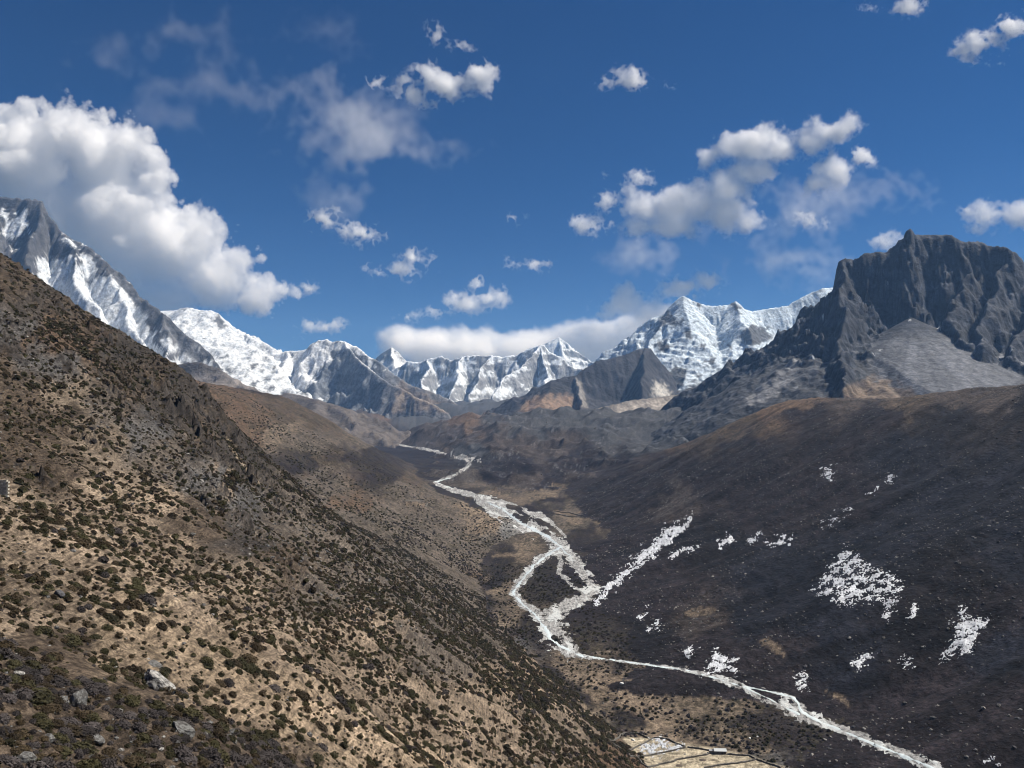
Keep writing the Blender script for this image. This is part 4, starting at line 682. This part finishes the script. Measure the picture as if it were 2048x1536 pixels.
for i in near:
    v = int(S[i, 4]); l = SLAB[5 if v > 4 else (2 if v in (2, 4) else 0)]; s_ = S[i, 3]
    o = place(SH[v], S[i, :3], ROT[i], (s_ * rs.uniform(.85, 1.3), s_, s_ * rs.uniform(.55, .85)), 'shrub', l, 'shrub', ('bare scrub bushes in the dark corner' if v > 4 else ('brownish rhododendron bushes on the near slope' if v in (2, 4) else 'juniper bushes on the near slope'))); first.setdefault(v, o)
def instancer(name, label, P, rot, scl, var, objs, cat=None):
    """one mass of many alike small things: points that carry their size and turn"""
    me = bpy.data.meshes.new(name); me.vertices.add(len(P)); me.vertices.foreach_set('co', np.ascontiguousarray(P, np.float32).ravel())
    for nm, ty, fld, d in (('rot', 'FLOAT_VECTOR', 'vector', rot), ('scl', 'FLOAT', 'value', scl), ('var', 'INT', 'value', var)):
        a = me.attributes.new(nm, ty, 'POINT'); a.data.foreach_set(fld, np.ascontiguousarray(d, np.int32 if ty == 'INT' else np.float32).ravel())
    o = bpy.data.objects.new(name, me); COL.objects.link(o); g = bpy.data.node_groups.new(name, 'GeometryNodeTree')
    g.interface.new_socket('Geometry', in_out='INPUT', socket_type='NodeSocketGeometry'); g.interface.new_socket('Geometry', in_out='OUTPUT', socket_type='NodeSocketGeometry')
    N, L = g.nodes, g.links; gi = N.new('NodeGroupInput'); go = N.new('NodeGroupOutput'); jn = N.new('GeometryNodeJoinGeometry')
    def na(nm, ty): q = N.new('GeometryNodeInputNamedAttribute'); q.data_type = ty; q.inputs['Name'].default_value = nm; return q.outputs[0]
    R_, S_, V_ = na('rot', 'FLOAT_VECTOR'), na('scl', 'FLOAT'), na('var', 'INT')
    for k, ob in objs.items():
        cp = N.new('FunctionNodeCompare'); cp.data_type = 'INT'; cp.operation = 'EQUAL'; L.new(V_, cp.inputs['A']); [s_ for s_ in cp.inputs if s_.name == 'B' and s_.type == 'INT'][0].default_value = k
        oi = N.new('GeometryNodeObjectInfo'); oi.transform_space = 'ORIGINAL'; oi.inputs['Object'].default_value = ob
        ip = N.new('GeometryNodeInstanceOnPoints'); L.new(gi.outputs[0], ip.inputs['Points']); L.new(cp.outputs[0], ip.inputs['Selection']); L.new(oi.outputs['Geometry'], ip.inputs['Instance']); L.new(R_, ip.inputs['Rotation']); L.new(S_, ip.inputs['Scale']); L.new(ip.outputs[0], jn.inputs[0])
    L.new(jn.outputs[0], go.inputs[0]); md = o.modifiers.new('scatter', 'NODES'); md.node_group = g; return tag(o, label, None, None, 'stuff')
for v in range(7):
    if v not in first: S[S[:, 4] == v, 4] = list(first)[0]
instancer('shrubbery', 'thousands of small dark bushes dotting the slopes and terraces', S[rest, :3], ROT[rest], S[rest, 3] * rs.uniform(.85, 1.1, len(rest)), S[rest, 4], first)
print('shrubs', len(S))

# ------------------------------------------------------------------ boulders and rubble
def rock_mesh(name, seed, mat, cuts=9, sub=3, rough=.07, stretch=(1, 1, 1)):
    import bmesh
    r = np.random.default_rng(seed); bm = bmesh.new(); bmesh.ops.create_icosphere(bm, subdivisions=sub, radius=1.)
    co = np.array([v.co[:] for v in bm.verts])
    for _ in range(cuts):                                                             # flat broken facets
        n = r.standard_normal(3); n /= np.linalg.norm(n); d = r.uniform(.55, .85); q = co @ n - d; co -= np.maximum(q, 0)[:, None] * n * .95
    co += rough * np.stack([fbm(co[:, 0] * 2.3 + i * 9, co[:, 1] * 2.3 + co[:, 2] * 1.9, 3, .6, seed=seed + i) for i in range(3)], 1); co *= np.array(stretch)
    for v, c in zip(bm.verts, co): v.co = c
    me = bpy.data.meshes.new(name); bm.to_mesh(me); bm.free(); me.materials.append(mat); return me
def lichen_mat(name, a, b, scale=1.2, thr=.52):
    m, t, bs_ = nodes(name); N, L = t.nodes, t.links; tc = N.new('ShaderNodeTexCoord'); n1 = N.new('ShaderNodeTexNoise'); n1.inputs['Scale'].default_value = scale; n1.inputs['Detail'].default_value = 8; n1.inputs['Roughness'].default_value = .7
    L.new(tc.outputs['Object'], n1.inputs['Vector']); cr = N.new('ShaderNodeValToRGB'); cr.color_ramp.elements[0].position = thr - .05; cr.color_ramp.elements[1].position = thr + .05; cr.color_ramp.elements[0].color = (*b, 1); cr.color_ramp.elements[1].color = (*a, 1)
    L.new(n1.outputs[0], cr.inputs[0]); L.new(cr.outputs[0], bs_.inputs['Base Color']); bs_.inputs['Roughness'].default_value = .92; bp = N.new('ShaderNodeBump'); bp.inputs['Strength'].default_value = .6; bp.inputs['Distance'].default_value = .1; L.new(n1.outputs[0], bp.inputs['Height']); L.new(bp.outputs[0], bs_.inputs['Normal']); return m
M_pale = lichen_mat('pale_lichened_rock', (.3, .29, .27), (.04, .038, .036), 5., .5); M_grey = lichen_mat('grey_rock', (.14, .14, .135), (.06, .057, .054), 3., .52); M_dkr = lichen_mat('dark_rock', (.075, .075, .08), (.04, .04, .042), 2.5, .5)
def boulder(label, px_, py_, size_px, mesh, rot, scl=(1, 1, 1), sink=.25):
    h = hitm(px_, py_); s_ = .5 * size_px * h[1] / F; o = bpy.data.objects.new('boulder', mesh); COL.objects.link(o); o.location = (h[0], h[1], h[2] + s_ * scl[2] * (1 - 2 * sink) * .5); o.scale = tuple(s_ * a for a in scl); o.rotation_euler = rot; return tag(o, label, 'boulder')
boulder('long pale lichen-spotted boulder overhanging its dark shadow on the near slope', 316, 1376, 92, rock_mesh('boulder', 1, M_pale, 12), (-.25, .55, -.2), (1, .6, .4), .02)
boulder('tall angular grey crag beside the dark scrub in the corner', 158, 1408, 50, rock_mesh('boulder', 2, M_grey, 14), (.2, .1, .4), (.75, .7, 1.0), .25)
boulder('split slab leaning on the left of the grey crag', 128, 1405, 36, rock_mesh('boulder', 3, M_grey, 14), (.6, .3, .8), (.6, .9, .5), .2)
boulder('rounded grey boulder cut off low at the bottom left corner', 46, 1520, 46, rock_mesh('boulder', 4, M_grey, 7), (0, .2, .3), (1, .7, .62), .3)
boulder('dark wedge rock in the tan grass at the left', 117, 1192, 26, rock_mesh('boulder', 5, M_dkr, 12), (0, .5, .2), (1, .8, .7), .25)
boulder('flat pale slab above the long boulder', 312, 1332, 34, rock_mesh('boulder', 6, M_grey, 12), (.2, .55, -.2), (1, .7, .3), .2)
boulder('flat grey ledge in the scrub near the bottom edge', 185, 1480, 46, rock_mesh('boulder', 7, M_grey, 13), (.1, .35, .2), (1, .7, .4), .3)
boulder('white sunlit stone by the left margin in the scrub', 38, 1350, 24, rock_mesh('boulder', 8, M_pale, 9), (0, .3, .6), (1, .7, .5), .2)
boulder('grey cracked outcrop at the foot of the scrub belt', 365, 1462, 52, rock_mesh('boulder', 9, M_grey, 14), (.2, .5, .1), (1, .7, .5), .35)
RK = [rock_mesh('rock', 20 + i, [M_grey, M_grey, M_dkr, M_pale][i], 10, 1, .08, (1, .8, .6)) for i in range(4)]
X, Y, Z, px, py = scatter(-180, 120, 50, 260, 1.3); k = (rs.random(X.size) < np.clip(.3 + .6 * fbm(X / 9, Y / 9, 3, .6, seed=661), .03, .8) * sstep(-30, 60, poly_sd(px, py, DARK))) ; RB = [np.c_[X, Y, Z, np.clip(np.exp(rs.normal(-1.1, .55, X.size)), .12, 1.3), rs.choice([0, 1, 0, 3], X.size)][k]]
X, Y, Z, px, py = scatter(-620, 200, 60, 900, 4.); k = rs.random(X.size) < .2; RB.append(np.c_[X, Y, Z, np.clip(np.exp(rs.normal(-.9, .5, X.size)), .15, 1.6), rs.choice([0, 1, 3], X.size)][k])
sc_l = [(0,640,40),(100,730,60),(200,810,80),(320,900,90),(430,980,100),(560,1080,130),(700,1140,170),(850,1190,190)]
X, Y, Z, px, py = scatter(-620, 60, 280, 1200, 4.2); k = (rs.random(X.size) < .55 * sstep(1.2, .6, seg_dist(px, py, sc_l))) & (gid_at(X, Y)[0] == 1); RB.append(np.c_[X, Y, Z, np.clip(np.exp(rs.normal(-.3, .45, X.size)), .3, 2.2), rs.choice([0, 1, 2, 3], X.size)][k])
X, Y, Z, px, py = scatter(-20, 1700, 620, 2600, 7.5); gid = gid_at(X, Y)[0]; k = (gid == 3) & (rs.random(X.size) < np.clip(.45 + .8 * fbm(X / 160, Y / 160, 3, .6, seed=663), .08, .9)); RB.append(np.c_[X, Y, Z, np.clip(np.exp(rs.normal(.15, .5, X.size)), .4, 3.4), rs.choice([0, 1, 3, 3, 2], X.size)][k])
X, Y, Z, px, py = scatter(-900, 1500, 2600, 5600, 26.); gid = gid_at(X, Y)[0]; k = (gid == 4) & (rs.random(X.size) < .5); RB.append(np.c_[X, Y, Z, np.clip(np.exp(rs.normal(.75, .5, X.size)), .8, 7.), rs.choice([0, 1, 2], X.size)][k])
X, Y, Z, px, py = scatter(-250, 600, 620, 1700, 8.); k = (gid_at(X, Y)[0] == 0) & (rs.random(X.size) < .12); RB.append(np.c_[X, Y, Z, np.clip(np.exp(rs.normal(-.2, .4, X.size)), .3, 2.2), rs.choice([0, 1, 3], X.size)][k])
RB = np.concatenate(RB); rpx, rpy = pix(RB[:, 0], RB[:, 1], RB[:, 2]); bigr = RB[:, 3] / RB[:, 1] * ((rpx > 4) & (rpx < 2044) & (rpy < 1530)); order = np.argsort(-bigr); rfirst = {}
RLAB = {0: ('small grey rock among the scrub of the near corner', 'grey rocks in the near scrub'), 2: ('small dark rock lying on the slope', 'dark rocks on the slopes'), 3: ('small whitish stone among the scrub of the near corner', 'whitish stones in the near scrub')}
pick = list(order[:60]); pick += [int(order[np.argmax(RB[order, 4] == v)]) for v in range(4) if not np.any(RB[pick, 4] == v)]
for i in pick:
    v = int(RB[i, 4]); s_ = RB[i, 3]; l, g_ = RLAB[0 if v < 2 else v]; o = place(RK[v], RB[i, :3], (rs.uniform(-.4, .4), rs.uniform(-.4, .4), rs.uniform(0, 6)), (s_, s_, s_), 'rock', l, 'rock', g_); rfirst.setdefault(v, o)
rest = np.setdiff1d(np.arange(len(RB)), pick)
instancer('rubble', 'countless loose stones strewn over the hillsides and moraine', RB[rest, :3], np.c_[rs.uniform(-.5, .5, len(rest)), rs.uniform(-.5, .5, len(rest)), rs.uniform(0, 6, len(rest))], RB[rest, 3], RB[rest, 4], rfirst)
print('rocks', len(RB))

# ------------------------------------------------------------------ dry stone walls, hut, pole
M_wall = flat_mat('dry_stone', (.12, .112, .1), 1.6, .55, .95, .8, .3); M_wallp = flat_mat('pale_masonry', (.34, .32, .27), 2.2, .4, .95, .8, .2)
def stone_wall(label, line, h=1.5, w=1.1, seed=0, mat=None):
    P = [hitm(x, y, 300) for x, y in line]; r = np.random.default_rng(seed); co = []; 
    pts_ = []
    for a, b in zip(P[:-1], P[1:]):
        n = max(2, int(np.hypot(*(b - a)[:2]) / 1.1)); pts_ += [a + (b - a) * t for t in np.linspace(0, 1, n, endpoint=False)]
    pts_.append(P[-1]); pts_ = np.array(pts_); d = np.gradient(pts_[:, :2], axis=0); d /= np.linalg.norm(d, axis=1, keepdims=True) + 1e-9; nrm = np.c_[-d[:, 1], d[:, 0]]
    for p_, n_ in zip(pts_, nrm):
        z = zmesh(np.array(p_[0]), np.array(p_[1])); hh = h * r.uniform(.7, 1.15); j = r.uniform(-.12, .12, 2)
        for q, zz in ((-w / 2, -.6), (-w * .36, hh * r.uniform(.85, 1)), (w * .36, hh * r.uniform(.85, 1)), (w / 2, -.6)): co.append((p_[0] + n_[0] * q + j[0], p_[1] + n_[1] * q + j[1], z + zz))
    n = len(pts_); f = grid_faces(n, 4); caps = np.array([(0, 1, 2, 3), (4 * n - 1, 4 * n - 2, 4 * n - 3, 4 * n - 4)])
    return tag(mesh_np('stone_wall', np.array(co), np.concatenate([f[:, ::-1], caps]), mat or M_wall, smooth=False), label, 'stone wall', 'dry stone field walls')
WALLS = [('short wall above the left pen with the white stone', [(1217,1480),(1241,1471),(1250,1467)]), ('wall along the downhill side of the leftmost pen', [(1219,1483),(1234,1494),(1249,1504)]), ('upper wall of the leftmost pen', [(1250,1468),(1278,1468),(1296,1477)]), ('curved top wall of the pen with snow strips', [(1256,1501),(1273,1494),(1308,1476),(1336,1479),(1347,1485),(1371,1495)]), ('thick dark lower wall of the pen with snow strips', [(1371,1496),(1347,1502),(1321,1507),(1301,1511),(1276,1514)]),
    ('short end wall at the left tip of the snow pen', [(1257,1502),(1260,1514),(1275,1515)]), ('cross wall running down to the bottom edge at the left', [(1275,1515),(1284,1528),(1296,1536)]), ('long wall from the hut down across the pale field', [(1294,1535),(1321,1529),(1347,1524),(1354,1520),(1384,1515),(1414,1510),(1419,1507)]), ('wall between the snow pen and the hut', [(1375,1495),(1399,1498),(1420,1502)]), ('lower wall across the field below the hut', [(1408,1537),(1438,1531),(1477,1527),(1495,1524),(1512,1520)]), ('wall leading right from the hut', [(1455,1509),(1477,1511),(1499,1512),(1514,1520)]), ('wall descending to the bottom edge right of the fields', [(1514,1520),(1535,1527),(1562,1536)]),
    ('tiny upper wall of the strip fields across the river', [(1108,1022),(1140,1026),(1168,1032)]), ('tiny lower wall of the strip fields across the river', [(1106,1028),(1130,1032),(1165,1034)]), ('tiny wall round the plot on the left terrace', [(812,1003),(840,1002),(855,1007),(850,1014)])]
for i, (l, ln) in enumerate(WALLS): stone_wall(l, ln, 1.5 if i < 12 else 2.2, 1.1 if i < 12 else 2.2, i)
M_roof = flat_mat('sheet_metal', (.38, .4, .41), .6, .12, .4, .1, .02, .5); M_roof2 = flat_mat('weathered_roof', (.2, .2, .21), .8, .3, .7); M_hole = flat_mat('dark_opening', (.02, .02, .022), 1, .2)
def boxm(name, c, d, mat, parent, rz=0):
    a, b, h = d; co = np.array([(sx * a / 2, sy * b / 2, z) for z in (0, h) for sx, sy in ((-1, -1), (1, -1), (1, 1), (-1, 1))], float) + np.array(c); f = np.array([(3, 2, 1, 0), (4, 5, 6, 7), (0, 1, 5, 4), (1, 2, 6, 5), (2, 3, 7, 6), (3, 0, 4, 7)]); return mesh_np(name, co, f, mat, parent=parent, smooth=False)
def gable(name, c, d, mat, parent):
    a, b, h = d; t = .12; co = np.array([(-a/2, -b/2, 0), (a/2, -b/2, 0), (a/2, 0, h), (-a/2, 0, h), (-a/2, b/2, 0), (a/2, b/2, 0)] + [(-a/2, -b/2, -t), (a/2, -b/2, -t), (a/2, 0, h - t), (-a/2, 0, h - t), (-a/2, b/2, -t), (a/2, b/2, -t)], float) + np.array(c)
    f = np.array([(0, 1, 2, 3), (3, 2, 5, 4), (7, 6, 9, 8), (8, 9, 10, 11), (6, 7, 1, 0), (4, 5, 11, 10), (0, 3, 9, 6), (3, 4, 10, 9), (1, 7, 8, 2), (2, 8, 11, 5)]); return mesh_np(name, co, f, mat, parent=parent, smooth=False)
hp = hitm(1441, 1508, 400); hut = empty('stone_hut', (hp[0], hp[1] + 2, hp[2] - .4), -.06); tag(hut, 'stone hut with a shiny metal roof at the edge of the walled fields', 'hut')
boxm('wall', (0, 0, 0), (10.5, 5, 3.0), M_wall, hut); gable('roof', (0, 0, 3.05), (11.2, 6.2, 1.5), M_roof, hut); boxm('door', (1.5, -2.53, .2), (1.1, .12, 1.9), M_hole, hut); boxm('window', (-2.2, -2.53, 1.2), (1., .12, .9), M_hole, hut); boxm('window', (3.8, -2.53, 1.2), (.9, .12, .9), M_hole, hut)
boxm('annex', (-7.3, .3, 0), (4, 4, 2.5), M_wall, hut); boxm('annex_roof', (-7.3, .3, 2.52), (4.4, 4.4, .22), M_roof2, hut)
for i, (x, y, l) in enumerate([(1405, 1520, 'dark round dung heap in the middle of the pale field'), (1358, 1531, 'dark round dung heap low in the pale field near the bottom edge'), (1426, 1520, 'smallest dark heap in the pale field just below the hut')]):
    h = hitm(x, y, 400); me = rock_mesh('heap', 60 + i, flat_mat('dung', (.07, .055, .045), 2, .4), 2, 2, .06, (1, 1, .22)); o = bpy.data.objects.new('heap', me); COL.objects.link(o); o.location = h; s_ = (2.6, 2.4, 1.2)[i]; o.scale = (s_ * 1.3, s_, s_); tag(o, l, 'heap')
for (x, y, s_, l) in [(1266, 1481, 4.5, 'round white stone in the leftmost pen'), (1243, 1368, 5.5, 'white stone block beside the thin pole on the tan terrace'), (1500, 1477, 3, 'small white stone in the scrub above the hut'), (1515, 1474, 2.6, 'lone white stone right of the other in the scrub')]:
    h = hitm(x, y, 400); o = bpy.data.objects.new('boulder', rock_mesh('boulder', 70 + int(x), flat_mat('white_stone', (.6, .6, .58), 1, .15), 7, 2)); COL.objects.link(o); o.location = h + np.array([0, 0, s_ * .1]); o.scale = (s_ * .45, s_ * .4, s_ * .3); tag(o, l, 'boulder')
h = hitm(1247, 1366, 400); pole = empty('prayer_flag_pole', tuple(h)); tag(pole, 'thin pale pole standing by the white stone on the terrace', 'pole'); boxm('mast', (0, 0, -.5), (.22, .22, 6.5), M_wallp, pole); boxm('flag', (.35, 0, 2.), (.5, .05, 3.6), flat_mat('faded_cloth', (.6, .6, .58), 2, .1), pole)
h = hitm(2, 990, 60); mw = empty('masonry_wall', (h[0] - 1.2, h[1] + 1.0, h[2] - 1.2), .2); tag(mw, 'pale masonry corner cut by the left edge of the photo', 'wall')
_bw = np.random.default_rng(3)
for row in range(11):
    for c_ in range(4):
        boxm('stone', (-1.6 + c_ * 1.02 + (.5 if row % 2 else 0), _bw.uniform(-.06, .06), row * .5), (.98, 1.2, .47), M_wallp, mw)
#==END
